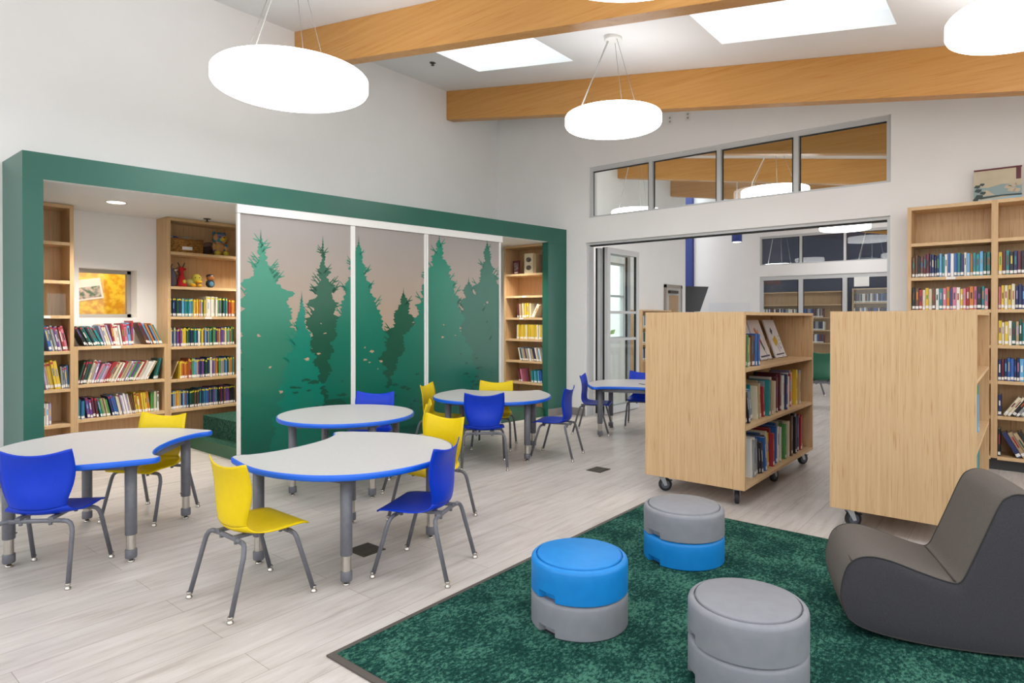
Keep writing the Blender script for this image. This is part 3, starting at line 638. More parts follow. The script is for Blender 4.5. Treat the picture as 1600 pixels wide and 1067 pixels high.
# ------------------------------------------------------------------ rolling carts
def cart(label, x0, x1, y0, y1, z1=1.342):
    t = thing('rolling_book_cart', label, 'bookcase', (x0, y0, 0), 0, 'double sided rolling book carts'); W = x1-x0; D = y1-y0; th = .022; z0 = .128
    for y, n in ((0, 'end_panel'), (D-th, 'end_panel')): MB().box(0, W, y, y+th, z0, z1).build(n, M_oak, t)
    MB().box(.0005, W-.0005, th, D-th, z1-th, z1-.0005).build('top_panel', M_oakf, t)
    MB().box(.0005, W-.0005, th, D-th, z0+.0005, z0+.022).build('bottom_panel', M_oakf, t)
    MB().box(W/2-.009, W/2+.009, th, D-th, z0+.022, z1-th).build('divider_panel', M_oak, t)
    for z in (.953, .553):
        for a, b in ((.004, W/2-.009), (W/2+.009, W-.004)): MB().box(a, b, th+.0005, D-th-.0005, z-.022, z).build('shelf', M_oakf, t)
    for cx, cy, rz in ((.085, .09, 40), (W-.085, .09, 105), (.085, D-.09, 20), (W-.085, D-.09, 60), (W-.085, D*.5, 80)):
        c = MB(); c.box(-.045, .045, -.035, .035, .122, .1275); c.lathe([(.024, .105), (.026, .122)], 16)
        for sy in (-1, 1):
            c.add([(-.018, sy*.019, .108), (.024, sy*.019, .108), (.042, sy*.019, .045), (.022, sy*.019, .04), (-.018, sy*.022, .108), (.024, sy*.022, .108), (.042, sy*.022, .045), (.022, sy*.022, .04)],
                  [(0,1,2,3),(4,7,6,5),(0,4,5,1),(1,5,6,2),(2,6,7,3),(3,7,4,0)])
        c.box(-.018, .026, -.022, .022, .104, .109)
        co = c.build('caster', M_steel, t, (cx, cy, 0), (0, 0, R(rz)))
        Mx = Matrix.Rotation(R(90), 3, 'X')
        MB().lathe([(.022, -.014), (.045, -.014), (.049, -.009), (.049, .009), (.045, .014), (.022, .014)], 28, (.031, 0, .049), M=Mx, cap=True).build('wheel', M_rubber, co)
        MB().lathe([(.0001, -.0165), (.028, -.0155), (.032, -.0145), (.032, .0145), (.028, .0155), (.0001, .0165)], 24, (.031, 0, .049), M=Mx).build('wheel_hub', M_hub, co)
        MB().box(.05, .082, -.012, .012, .075, .081).build('brake_lever', M_rubber, co)
    return t
cart('oak rolling book cart with open book shelves, nearer the doorway', -2.215, -1.475, 4.277, 6.025)
cart('oak rolling book cart showing mostly its plain end panel, behind the grey lounge chair', -.945, -.212, 4.262, 5.72, 1.34)
CX = -1.475
row((CX, 4.30, .9535), 'Y', .005, .46, [(5, .03, .22, 0, ppal('darkgreen', 'navy')), (3, .024, .225, 0, ppal('yellow', 'green', 'yellow')), (4, .022, .215, 0, ppal('black', 'tan', 'pink', 'brown')), (4, .022, .225, 0, ppal('maroon', 'teal', 'blue', 'navy'))], 'top shelf of the open book cart', 'books on the top shelf of the rolling cart', recess=.05, rv=.02)
row((CX, 4.30, .5535), 'Y', .0, 1.58, [(12, .024, .22, -16, ppal('yellow', 'teal', 'maroon', 'skyblue', 'grey', 'black', 'tan', 'navy')), (8, .022, .26, -6, ppal('cream', 'teal', 'grey', 'red', 'white', 'tan')), (4, .022, .26, 0, ppal('teal', 'grey', 'cream')), (6, .028, .27, 0, ppal('orange', 'white', 'rust', 'cream', 'tan')), (4, .032, .285, 0, ppal('red', 'maroon')), (8, .03, .285, 0, ppal('grey', 'white', 'navy', 'maroon', 'blue')), (2, .03, .29, 0, ppal('red', 'lilac')), (12, .03, .295, 0, ppal('yellow', 'cream', 'grey', 'tan', 'orange'))], 'middle shelf of the open book cart', 'books on the middle shelf of the rolling cart', hvar=.03, recess=.07, rv=.035)
row((CX, 4.30, .1505), 'Y', .0, 1.62, [(1, .03, .22, 0, ppal('rust')), (6, .03, .22, -5, ppal('white', 'grey', 'navy', 'skyblue')), (6, .026, .27, -4, ppal('cream', 'white', 'grey')), (6, .026, .26, -7, ppal('skyblue', 'blue', 'black', 'grey')), (5, .026, .29, -4, ppal('yellow', 'cream', 'blue', 'tan')), (4, .03, .27, 0, ppal('maroon', 'red')), (12, .027, .29, 0, ppal('grey', 'white', 'blue', 'green', 'skyblue', 'cream')), (4, .03, .33, 0, ppal('brown', 'green', 'tan')), (4, .03, .33, 0, ppal('navy', 'grey', 'black')), (12, .028, .29, 0, ppal('maroon', 'navy', 'red'))], 'bottom shelf of the open book cart', 'books on the bottom shelf of the rolling cart', hvar=.03, recess=.07, rv=.035)
row((-.212, 5.0, .5535), 'Y', .0, .68, [(3, .03, .28, 0, ppal('teal', 'blue')), (2, .02, .24, 0, ppal('skyblue', 'blue')), (4, .028, .30, 0, ppal('skyblue', 'blue', 'green', 'skyblue'))], 'middle shelf of the plain cart', 'books on the second rolling cart', recess=.04)
row((-.212, 5.2, .1505), 'Y', .0, .40, [(7, .03, .26, 0, ppal('teal', 'darkgreen'))], 'bottom shelf of the plain cart', 'books on the second rolling cart', recess=.05)

def book_mesh(t_, h, d, la, col, sticker, dot):
    """covers with rounded spine; x from pivot, y inward"""
    s_ = -1 if la > 0 else 1
    a, b = (0, s_*t_) if s_ > 0 else (s_*t_, 0); c = min(.0022, t_*.16)
    m = MB(); sp = min(.004, t_*.25)
    m.add([(a+sp*.6, 0, 0), (b-sp*.6, 0, 0), (b, sp, 0), (a, sp, 0), (a+sp*.6, 0, h), (b-sp*.6, 0, h), (b, sp, h), (a, sp, h)],
          [(0,3,2,1),(4,5,6,7),(0,1,5,4),(1,2,6,5),(2,3,7,6),(3,0,4,7)])
    m.box(a, a+c, sp, d, 0, h); m.box(b-c, b, sp, d, 0, h)
    pg = MB().box(a+c, b-c, sp, d-.004, .003, h-.004)
    return m, pg, a, b
def build_book(B, far=False):
    m, pg, a, b = book_mesh(B['t'], B['h'], B['d'], B['lean'], B['col'], B['sticker'], B['dot'])
    h = B['h']; col2 = rnd.choice(list(BM)); w_ = b-a; z0 = h*rnd.uniform(.38, .5); z1 = h*rnd.uniform(.68, .84)
    cols = [BM[B['col']]]
    if w_ > .009 and rnd.random() < .75:
        m.box(a+w_*.3, b-w_*.3, -.0003, .0004, z0, z1, 1); cols.append(BM[col2 if col2 != B['col'] else 'white'])
    o = m.build('book', cols, None, B['loc'], (0, B['lean'], B['rz']))
    cw = WORDS.get(B['col'], B['col'])
    tag(o, '%s book, %s along the %s' % (cw, ordn(B['i']), B['where']), 'book', B['group'])
    pg.build('pages', M_pages, o)
    if B['sticker']:
        lz = h*rnd.uniform(.03, .07); MB().box(a+w_*.06, b-w_*.06, -.0006, .0006, lz, lz+min(.025, h*.13)).build('spine_label', M_sticker, o)
    if B['dot'] and rnd.random() < .9:
        MB().box(a+w_*.1, b-w_*.1, -.0005, .0006, h*.87, h*.95).build('top_sticker', M_reddot if B['dot'] == 1 else M_yeldot, o)
    return o
BOOKS.sort(key=lambda B: -B['area'])
for B in BOOKS[:300]: build_book(B)
rest = BOOKS[300:]
mm = MB(); cols = list(BM.values()) + [M_pages, M_sticker, M_yeldot]; ci = {k: i for i, k in enumerate(BM)}
def put(dst, src, B, f):
    Mt = Matrix.Translation(B['loc']) @ Matrix.Rotation(B['rz'], 4, 'Z') @ Matrix.Rotation(B['lean'], 4, 'Y')
    o = len(dst.v); dst.v += [tuple(Mt @ Vector(v)) for v in src.v]
    for fc, mi in zip(src.f, src.m): dst.f.append([i+o for i in fc]); dst.m.append(f(mi)); dst.sm.append(False)
def far_books(dst, Bs):
    for B in Bs:
        m, pg, a, b = book_mesh(B['t'], B['h'], B['d'], B['lean'], B['col'], True, None); w_ = b-a
        put(dst, m, B, lambda mi: ci[B['col']]); put(dst, pg, B, lambda mi: len(BM))
        put(dst, MB().box(a+w_*.06, b-w_*.06, -.0006, .0006, .006, .006+B['h']*.13), B, lambda mi: len(BM)+1)
        if B['dot'] == 2: put(dst, MB().box(a+w_*.1, b-w_*.1, -.0006, .0006, B['h']*.87, B['h']*.95), B, lambda mi: len(BM)+2)
far_books(mm, rest)
#FARBOOKS
# clear stand and display books
def display_book(y0, y1, label, acc):
    t = thing('picture_book', label, 'book', (-1.672, y0, .954), 0, 'white picture books displayed leaning back')
    hh = .345; tilt = R(-20)
    W = y1-y0
    m = MB().box(-.012, 0, 0, W, 0, hh)
    o = m.build('cover', mat('glossy_white_cover', 'e4e4e8', .3), t, (0, 0, .004), (0, tilt, 0))
    rr = random.Random(acc)
    b = MB()
    def limb(p, q, r_, mi): 
        a = Vector((0, q[0]-p[0], q[1]-p[1])); n_ = Vector((0, -a.z, a.y)).normalized()*r_
        b.add([(.0006, p[0]-n_.y, p[1]-n_.z), (.0006, q[0]-n_.y, q[1]-n_.z), (.0006, q[0]+n_.y, q[1]+n_.z), (.0006, p[0]+n_.y, p[1]+n_.z)], [(0,1,2,3)], mi)
    c = W*.45
    if acc == 2:
        limb((c-.05, .13), (c+.05, .17), .035, 1); limb((c-.04, .22), (c, .26), .022, 3); limb((c, .13), (c+.03, .05), .005, 3); limb((c+.04, .13), (c+.08, .07), .005, 3)
        for k in range(4): limb((W*.78+.008*k, .08+.035*k), (W*.82+.008*k, .09+.035*k), .006, 3)
        limb((.03, .025), (W-.03, .03), .006, 3)
    else:
        limb((c-.03, .27), (c+.01, .20), .022, 0); limb((c, .21), (c+.03, .14), .02, 2); limb((c+.02, .15), (c+.05, .08), .018, 4); limb((c+.05, .08), (c+.07, .03), .005, 3)
        limb((c+.03, .20), (c+.04, .26), .006, 2); limb((.03, .025), (W-.03, .03), .007, 3)
    b.build('cover_drawing', [BM['orange'], BM['yellow'], BM['red'], BM['navy'], BM['darkgreen']], t, (0, 0, .004), (0, tilt, 0))
    wr = MB()
    for yy in (W*.25, W*.75): wr.tube([(-.12, yy, .002), (.03, yy, .002), (.034, yy, .02)], .0018, 6)
    for yy in (W*.25, W*.75): wr.tube([(-.12, yy, .002), (-.115, yy, .18)], .0018, 6)
    wr.build('wire_easel', M_rubber, t)
display_book(4.90, 5.19, 'white picture book on the cart, partly hidden behind upright books', 1)
display_book(5.225, 5.515, 'white picture book with a drawn standing figure on the cart', 3)
display_book(5.635, 5.925, 'white picture book with a round yellow drawing, last on the cart', 2)
# shelf label holders
def plate(loc, rz, w_, label, h=.022):
    tag(MB().box(-w_/2, w_/2, -.002, 0, -h, 0).build('shelf_label', M_sticker, None, loc, (0, 0, rz)), label, 'label', 'shelf label holders')
plate((XF, 2.17, 1.041), NR, .08, 'white label holder on the top edge of the low bookcase')
plate((XF, 1.64, 1.319), NR, .05, 'white label holder on the narrow alcove bookcase')
plate((XF, 3.02, 1.311), NR, .07, 'white label holder under the books of the plush toy bookcase')
plate((-.525, 6.75, 1.664), 0, .07, 'white label holder on the tall wall bookcase')
plate((-5.3, 6.72, 1.602), 0, .07, 'white label holder on the empty shelf of the end bookcase')
plate((-5.35, 6.72, 1.302), 0, .07, 'white label holder below the empty shelf of the end bookcase')
# end bookcase top shelf items
t = thing('framed_award', 'small dark plaque with a pale motif standing in the end bookcase', 'plaque', (-5.50, 6.79, 1.906), R(-12))
MB().box(-.07, .07, 0, .015, 0, .19).build('frame', BM['maroon'], t); MB().box(-.045, .045, -.002, 0, .05, .16).build('motif', noise_mat('engraved_motif', '3a2430', 'b0a0a4', nscale=30), t); MB().box(-.035, .035, -.002, 0, .015, .035).build('name_plate', M_sticker, t)
t = thing('photo_album', 'pale display book with two dark oval pictures in the end bookcase', 'album', (-5.27, 6.78, 1.906), 0)
MB().box(-.075, .075, 0, .02, 0, .275).build('cover', BM['cream'], t)
for z in (.08, .19): MB().lathe([(0.0001, 0), (.04, 0)], 24, (0, -.001, z), M=Matrix.Rotation(R(90), 3, 'X') @ Matrix.Diagonal((1.1, .85, 1)), cap=False).build('oval_picture', noise_mat('old_photo', '2a2526', '8a7a70', nscale=40), t)
t = thing('box_file', 'tan box file beside the pale display book', 'box', (-5.165, 6.77, 1.906), 0)
MB().box(-.025, .025, 0, .2, 0, .26).build('case', BM['tan'], t); MB().box(-.02, .02, .004, .196, .26, .262).build('papers', M_pages, t)

# ------------------------------------------------------------------ picture on the wall bookcase
t = thing('landscape_picture', 'unframed landscape picture leaning on top of the wall bookcase', 'picture', (-.375, 6.93, 2.311), 0)
Wp, Hp = .335, .31
tilt = R(-8)
MB().box(0, Wp, 0, .018, 0, Hp).build('canvas', noise_mat('canvas_dusk_print', 'c9bda2', 'bdb296', nscale=6), t, (0, 0, 0), (tilt, 0, 0))
b = MB(); q = lambda pts, mi, k: b.add([(x*Wp, -.0005*(k+1), z*Hp) for x, z in pts], [list(range(len(pts)))], mi)
q([(0, .95), (1, .95), (1, 1), (0, 1)], 0, 0); q([(.88, .62), (.98, .62), (.98, .95), (.88, .95)], 0, 0)
q([(.0, .18), (1, .18), (1, .46), (.6, .52), (.3, .44), (0, .5)], 1, 0)
q([(.12, .2), (.45, .22), (.36, .30), (.28, .38), (.2, .36)], 4, 1)
q([(0, .02), (1, .05), (1, .17), (.5, .12), (0, .1)], 2, 1); q([(.15, .12), (.6, .17), (1, .15), (1, .20), (.6, .21), (.1, .18)], 3, 2)
for cx_, cz_, r_ in ((.08, .5, .06), (.18, .55, .05), (.1, .38, .07), (.2, .3, .06), (.12, .2, .08), (.05, .12, .06)):
    q([(cx_+r_*math.cos(2*pi*i/9)*(1+.3*(i % 2)), cz_+r_*.7*math.sin(2*pi*i/9)*(1+.3*(i % 2))) for i in range(9)], 3, 3)
for cx_, cz_, r_ in ((.72, .42, .07), (.82, .46, .08), (.93, .48, .07), (.8, .33, .08), (.9, .3, .07)):
    q([(cx_+r_*math.cos(2*pi*i/9)*(1+.3*(i % 2)), cz_+r_*.7*math.sin(2*pi*i/9)*(1+.3*(i % 2))) for i in range(9)], 4, 3)
b.build('painted_scene', [BM['maroon'], mat('paint_haze_blue', '8fa3a4', .6), mat('paint_river', '9fc0cc', .6), mat('paint_ink', '3a4a48', .6), mat('paint_sand', 'c3b59c', .6)], t, (0, 0, 0), (tilt, 0, 0))

# ------------------------------------------------------------------ alcove window and the yellow room behind it
m = MB(); f0 = XA-.20
m.box(f0, f0+.05, WY0, WY0+.035, WZ0, WZ1); m.box(f0, f0+.05, WY1-.035, WY1, WZ0, WZ1); m.box(f0, f0+.05, WY0, WY1, WZ0, WZ0+.035); m.box(f0, f0+.05, WY0, WY1, WZ1-.035, WZ1)
wn = struct(m.build('window_21', mat('grey_window_frame', 'a9a49c', .5)), 'small square window in the alcove looking into a yellow room')
MB().box(f0+.02, f0+.025, WY0+.035, WY1-.035, WZ0+.035, WZ1-.035).build('pane', M_glass, wn)
m = MB(); xr = XA-1.6
m.box(xr-.1, xr, .6, 4.6, 0, 2.7); m.box(xr, XA-.22, .5, .6, 0, 2.7); m.box(xr, XA-.22, 4.6, 4.7, 0, 2.7); m.box(xr, XA-.22, .6, 4.6, 2.6, 2.7)
struct(m.build('wall_side_room', mat('tan_wall', 'c9a57c', .7)))
o = MB().box(xr+.002, xr+.02, 2.0, 3.02, .9, 2.2).build('bulletin_board', noise_mat('golden_foil_paper', 'd89a0c', 'f4cf3c', nscale=14, rough=.35, lo=.42, hi=.6)); tag(o, 'golden yellow bulletin board seen through the small window', 'board')
tag(MB().box(xr+.004, xr+.03, 3.02, 3.12, .9, 2.2).build('patterned_border', noise_mat('leaf_pattern_border', '6a3a34', 'e8dcc8', nscale=45, lo=.45, hi=.55)), 'patterned strip bordering the golden bulletin board', 'border')
t = thing('pinned_photo', 'tilted photo of green plants pinned on the golden board', 'photo', (xr+.024, 2.45, 1.62), 0)
MB().box(0, .003, -.19, .19, -.12, .12).build('print', mat('photo_white', 'e4e0dc', .4), t, (0, 0, 0), (R(10), 0, 0))
MB().box(.003, .004, -.17, .17, -.10, .03).build('picture_area', noise_mat('plants_photo', '2e5a28', 'c9b0a8', nscale=22, lo=.4, hi=.6), t, (0, 0, 0), (R(10), 0, 0))
tag(MB().box(xr+.3, xr+.34, 3.36, 3.42, 0.01, 2.55).build('door_leaf', BM['brown']), 'dark door edge seen through the small window', 'door')
t = thing('ceiling_panel_light', 'added unseen light brightening the yellow side room', 'light', (xr+.8, 2.4, 2.58))  # unseen glowing panel, added so the side room does not render dark
MB().box(-.3, .3, -.6, .6, -.01, .01).build('light_panel', emis('warm_fill_glow', 'fff0d8', 9), t)

# ------------------------------------------------------------------ plush toys
def plush(name, label, loc, rz=0): return thing(name, label, 'plush toy', loc, rz, 'plush toys on the bookcase')
M_patch = mat('patchwork_plush', 'c8a83c', .95, 0, .1); nt = M_patch.node_tree
vo = nt.nodes.new('ShaderNodeTexVoronoi'); vo.inputs['Scale'].default_value = 22; tcn = nt.nodes.new('ShaderNodeTexCoord')
rp = nt.nodes.new('ShaderNodeValToRGB'); rp.color_ramp.interpolation = 'CONSTANT'
for i, (p, c) in enumerate(((0, 'b8a23a'), (.3, '3f7f96'), (.5, 'c09468'), (.65, '8a6f9a'), (.8, 'd0b84a'))):
    e = rp.color_ramp.elements[i] if i < 2 else rp.color_ramp.elements.new(p)
    e.position = p; e.color = lin(c)
nt.links.new(tcn.outputs['Object'], vo.inputs['Vector']); nt.links.new(vo.outputs['Color'], rp.inputs[0]); nt.links.new(rp.outputs[0], nt.nodes['Principled BSDF'].inputs['Base Color'])
FR = -6.58
t = plush('plush_bear', 'patchwork plush bear sitting at the end of the top shelf', (FR-.08, 3.205, 1.958), NR)
M_fur = M_patch
MB().ball((0, .03, .075), (.066, .05, .08)).build('body', M_fur, t)
MB().ball((0, .01, .19), (.074, .06, .066)).build('head', M_fur, t)
for s_ in (-1, 1):
    MB().ball((s_*.055, .02, .24), (.02, .013, .02)).build('ear', mat('teal_felt', '3c6f80', .95), t)
    MB().ball((s_*.065, .0, .09), (.022, .022, .045)).build('arm', M_fur, t)
    MB().ball((s_*.045, -.035, .028), (.028, .045, .028)).build('leg', mat('yellow_plush', 'c9b640', .95), t)
    MB().ball((s_*.024, -.046, .2), .0065).build('eye', M_rubber, t)
MB().ball((0, -.05, .172), (.026, .02, .019)).build('muzzle', mat('yellow_plush', 'c9b640', .95), t)
t = thing('wicker_basket', 'brown wicker basket with a white tag on the top shelf', 'basket', (FR-.005, 2.83, 1.958), NR)
b = MB()
for k in range(8):
    z = .009+k*.016; e_ = .002*(k % 2)
    for (p, q_) in (((-.155-e_, -.0), (.155+e_, -.0)), ((-.155-e_, .17), (.155+e_, .17)), ((-.155-e_, 0), (-.155-e_, .17)), ((.155+e_, 0), (.155+e_, .17))): b.tube([(p[0], p[1], z), (q_[0], q_[1], z)], .0082, 6)
b.box(-.15, .15, .002, .168, 0, .006); b.build('woven_body', noise_mat('wicker', '7a4f20', 'b58238', scale=(60, 60, 90), nscale=1, rough=.7, lo=.4, hi=.6), t)
MB().tube([(-.16, -.002, .135), (.16, -.002, .135), (.16, .172, .135), (-.16, .172, .135), (-.16, -.002, .135)], .009, 8).build('rim', mat('wicker_rim', '8a5c28', .7), t)
MB().box(-.05, .05, -.014, -.011, .03, .062).build('name_tag', M_sticker, t)
t = plush('plush_toy', 'blue plush toy lying in the wicker basket', (FR-.1, 2.76, 2.03), NR)
MB().ball((-.01, 0, .05), (.055, .05, .05)).build('body', mat('royal_blue_plush', '1f3f9a', .95), t); MB().ball((-.05, .01, .075), (.04, .04, .035)).build('head', mat('grey_white_plush', 'a8a8ac', .95), t)
t = plush('plush_toy', 'white plush toy lying in the wicker basket', (FR-.1, 2.89, 2.03), NR)
MB().ball((-.03, 0, .06), (.06, .05, .045)).ball((.06, 0, .05), (.06, .05, .04)).build('body', mat('cream_plush', 'b9b3a4', .95), t); MB().ball((.02, -.04, .045), (.03, .02, .02)).build('paw', mat('grey_plush', '7f8684', .95), t)
t = thing('fabric_pouch', 'dark brown slumped pouch beside the patchwork bear', 'bag', (FR-.08, 3.06, 1.958), NR)
MB().ball((0, .0, .06), (.06, .055, .062)).build('body', mat('dark_brown_cloth', '2c1815', .9), t); MB().ball((-.005, -.01, .105), (.062, .05, .028), rot=Matrix.Rotation(R(-18), 3, 'Y')).build('flap', mat('brown_suede', '5a453c', .9), t)
t = plush('plush_bird', 'grey plush creature with dark feathers on second shelf', (FR-.06, 2.712, 1.615), NR)
MB().lathe([(.02, 0), (.05, .02), (.052, .08), (.042, .14), (.025, .18), (.0001, .19)], 20, (-.01, 0, 0)).build('body', mat('slate_plush', '5f5a66', .95), t)
MB().tube([(-.01, 0, .18), (-.012, 0, .2), (-.002, -.01, .225)], .004, 6).tube([(.0, 0, .17), (.04, -.01, .185), (.06, -.01, .2)], .004, 6).build('feather', M_rubber, t)
MB().ball((.018, -.035, .165), (.014, .01, .01)).build('eye_patch', M_sticker, t); MB().tube([(.03, -.04, .16), (.055, -.045, .12)], .006, 8).tube([(.03,-.03,.12),(.028,-.045,.02)], .003, 6).build('wing', M_rubber, t)
t = plush('plush_deer', 'red long necked plush creature with black antlers', (FR-.05, 2.795, 1.615), NR)
MB().lathe([(.055, 0), (.05, .03), (.034, .07), (.026, .11), (.022, .15), (.026, .175), (.02, .2), (.0001, .205)], 20).ball((.02, -.02, .18), (.02, .016, .012)).build('body', mat('red_plush', 'b01f22', .95), t)
for s_ in (-1, 1): MB().tube([(s_*.012, 0, .2), (s_*.02, 0, .215), (s_*.034+.0, 0, .245)], .0045, 6).build('antler', M_rubber, t)
MB().ball((.012, -.04, .052), (.017, .012, .02)).build('chest_patch', mat('yellow_plush', 'c9b640', .95), t)
t = plush('plush_duck', 'yellow plush duck slumped on second shelf', (FR-.06, 2.93, 1.615), NR)
MB().ball((-.03, .02, .045), (.06, .05, .045)).build('body', mat('lime_plush', 'b5b36a', .95), t); MB().ball((.015, -.01, .09), (.048, .042, .05)).build('head', mat('pale_yellow_plush', 'cdbf4a', .95), t)
MB().ball((.02, -.055, .055), (.034, .03, .014)).ball((-.035, -.05, .02), (.028, .03, .018)).ball((.03, -.05, .016), (.025, .025, .016)).build('bill', mat('orange_yellow_felt', 'e0ab18', .9), t)
for s_ in (-.012, .03): MB().ball((s_, -.05, .1), .0055).build('eye', M_rubber, t)
t = plush('plush_puppet', 'small brown plush in a blue vest on second shelf', (FR-.06, 3.09, 1.615), NR)
MB().ball((0, 0, .045), (.045, .035, .045)).build('body', mat('dark_vest', '1d2a33', .9), t); MB().ball((0, -.03, .04), (.026, .012, .026)).build('vest_badge', mat('blue_felt', '4f7fa0', .9), t)
MB().ball((0, -.005, .105), (.038, .034, .032)).build('head', mat('rusty_plush', 'a86a38', .95), t); MB().ball((0, 0, .125), (.04, .034, .02)).build('cap', mat('dark_cap', '2a2022', .9), t); MB().ball((.005, -.03, .125), (.014, .01, .008)).build('goggles', M_sticker, t)
o = tag(MB().box(0, .004, 0, .14, 0, .19).build('acrylic_stand', M_glass, None, (XF-.06, 1.66, 1.3235), (0, 0, 0)), 'clear acrylic sign stand on the narrow alcove bookcase', 'stand')

# ------------------------------------------------------------------ chairs
def catmull(P, n):
    out = []
    for i in range(len(P)-1):
        p0 = P[max(i-1, 0)]; p1 = P[i]; p2 = P[i+1]; p3 = P[min(i+2, len(P)-1)]
        for k in range(n):
            t = k/n; out.append([.5*((2*b)+(-a+c)*t+(2*a-5*b+4*c-d)*t*t+(-a+3*b-3*c+d)*t**3) for a, b, c, d in zip(p0, p1, p2, p3)])
    out.append(list(P[-1])); return out
# u (forward), z, half width, edge raise
PROF = [(.197, .322, .160, 0), (.186, .334, .171, .001), (.13, .338, .180, .004), (.06, .333, .184, .009), (-.01, .328, .180, .014), (-.07, .329, .165, .021), (-.108, .342, .143, .03), (-.126, .372, .131, .036), (-.128, .42, .143, .034), (-.119, .48, .163, .028), (-.116, .54, .174, .024), (-.126, .60, .1735, .024), (-.145, .652, .170, .03)]
CP = catmull(PROF, 3); NB = 6*3+2   # split row
def shell(rows, name, mat_, parent, top=False):
    NV = 12; vs = []; n = len(CP)
    for i in rows:
        u, z, hw, rs = CP[i]
        a = CP[max(i-1, 0)]; b = CP[min(i+1, n-1)]
        t = Vector((b[0]-a[0], 0, b[1]-a[1])).normalized(); nrm = Vector((t.z, 0, -t.x))  # points to the sitter side
        for k in range(NV+1):
            v = -1+2*k/NV
            d = rs*abs(v)**2.2
            dz = 0
            if i > n-7: dz = -.020*(1-abs(v)**2)*(i-(n-7))/6
            if i > n-4 and abs(v) > .8: dz += -.004*((i-(n-4))/3)*((abs(v)-.8)/.2)**2
            vs.append((u+nrm.x*d, v*hw, z+nrm.z*d+dz))
    me = MB(); R_ = len(rows); W_ = NV+1; T = .0055
    # thick shell
    nv = len(vs); bot = []
    for r_ in range(R_):
        for k in range(W_):
            p = Vector(vs[r_*W_+k]); a = Vector(vs[max(r_-1, 0)*W_+k]); b = Vector(vs[min(r_+1, R_-1)*W_+k])
            c = Vector(vs[r_*W_+max(k-1, 0)]); d = Vector(vs[r_*W_+min(k+1, W_-1)])
            nn = (b-a).cross(d-c).normalized(); bot.append(tuple(p+nn*T))
    # orientation: bottom/back side away from sitter
    p = Vector(vs[(R_//2)*W_+W_//2]); q_ = Vector(bot[(R_//2)*W_+W_//2])
    if (q_-p).z > 0 and rows[0] < 5 or (rows[0] > 5 and (q_-p).x > 0):
        bot = [tuple(Vector(a)*2-Vector(b)) for a, b in zip(vs, bot)]
    fs = []
    for r_ in range(R_-1):
        for k in range(NV):
            a = r_*W_+k; fs.append((a, a+1, a+W_+1, a+W_)); fs.append((nv+a, nv+a+W_, nv+a+W_+1, nv+a+1))
    for k in range(NV):
        fs.append((k, nv+k, nv+k+1, k+1)); a = (R_-1)*W_+k; fs.append((a, a+1, nv+a+1, nv+a))
    for r_ in range(R_-1):
        a = r_*W_; fs.append((a, a+W_, nv+a+W_, nv+a)); a = r_*W_+NV; fs.append((a, nv+a, nv+a+W_, a+W_))
    me.add(vs+bot, fs, 0, True)
    o = me.build(name, mat_, parent)
    bm = bmesh.new(); bm.from_mesh(o.data); bmesh.ops.recalc_face_normals(bm, faces=bm.faces)
    bm.to_mesh(o.data); bm.free(); return o
def make_chair(label, m, loc, rz, group):
    t = thing('student_chair', label, 'chair', loc, rz, group)
    shell(list(range(0, NB+1)), 'seat', m, t); shell(list(range(NB, len(CP))), 'backrest', m, t)
    def leg(fx_, fy_, topx, topy):
        sg = 1 if fx_ > 0 else -1; sy = 1 if fy_ > 0 else -1
        P = [(topx-sg*.004, topy-sy*.05, .305), (topx, topy-sy*.02, .3035), (topx+sg*.006, topy-sy*.004, .296), (topx+sg*.012, topy+sy*.006, .28), (topx+sg*.018, topy+sy*.012, .255)]
        P.append((fx_-sg*.004, fy_-sy*.001, .022))
        o = MB().tube(P, .0108, 12).build('leg', M_darkmetal, t)
        MB().lathe([(.0001, .0), (.014, .0), (.0155, .004), (.013, .010), (.0095, .014), (.0095, .018), (.0125, .021), (.0125, .028), (.0112, .03)], 14, (fx_, fy_, 0)).build('foot_glide', M_chrome, o)
    for fx_, tx in ((-.2025, -.118), (.2025, .112)):
        for fy_ in (-.195, .195): leg(fx_, fy_, tx, (.168 if fy_ > 0 else -.168))
    MB().tube([(-.114, -.13, .305), (-.112, -.06, .306), (-.112, .06, .306), (-.114, .13, .305)], .0108, 12).build('cross_rail', M_darkmetal, t)
    MB().tube([(.108, -.13, .305), (.106, -.06, .306), (.106, .06, .306), (.108, .13, .305)], .0108, 12).build('cross_rail', M_darkmetal, t)
    for y in (-.075, .075):
        b = MB(); b.box(-.125, .12, y-.012, y+.012, .312, .326); b.lathe([(.009, .286), (.009, .3)], 10, (-.112, y*.9, 0)); b.lathe([(.009, .286), (.009, .3)], 10, (.106, y*.9, 0))
        b.build('seat_bracket', M_darkmetal, t)
    return t
BL, YL = 'blue student chairs', 'yellow student chairs'
cb = make_chair('blue chair nearest at the cut off table, its back toward the camera', M_blue, (-3.83, .97, 0), R(136), BL)
for x, y, a, l in ((-2.42, 2.24, 203, 'blue chair beside the green carpet edge, pulled out from the front notched table'),
                   (-3.69, 4.105, 134, 'blue chair with its whole back shown, in front of the farther notched table'),
                   (-4.36, 3.40, -56.5, 'blue chair behind the round table, against the tree mural'),
                   (-3.424, 4.843, 199, 'blue chair in side view at the end of the farther notched table'),
                   (-3.824, 6.117, 23, 'blue chair in side view beside the white wall near the folded glass doors'),
                   (-3.56, 6.819, -66.8, 'blue chair half hidden behind the rolling cart and the table at the doorway')):
    dup(cb, (x, y, 0), R(a), l)
cy = dup(cb, (-2.81, 1.50, 0), R(90), 'yellow chair nearest in the foreground, drawn back from the front notched table', YL, {M_blue: M_yel})
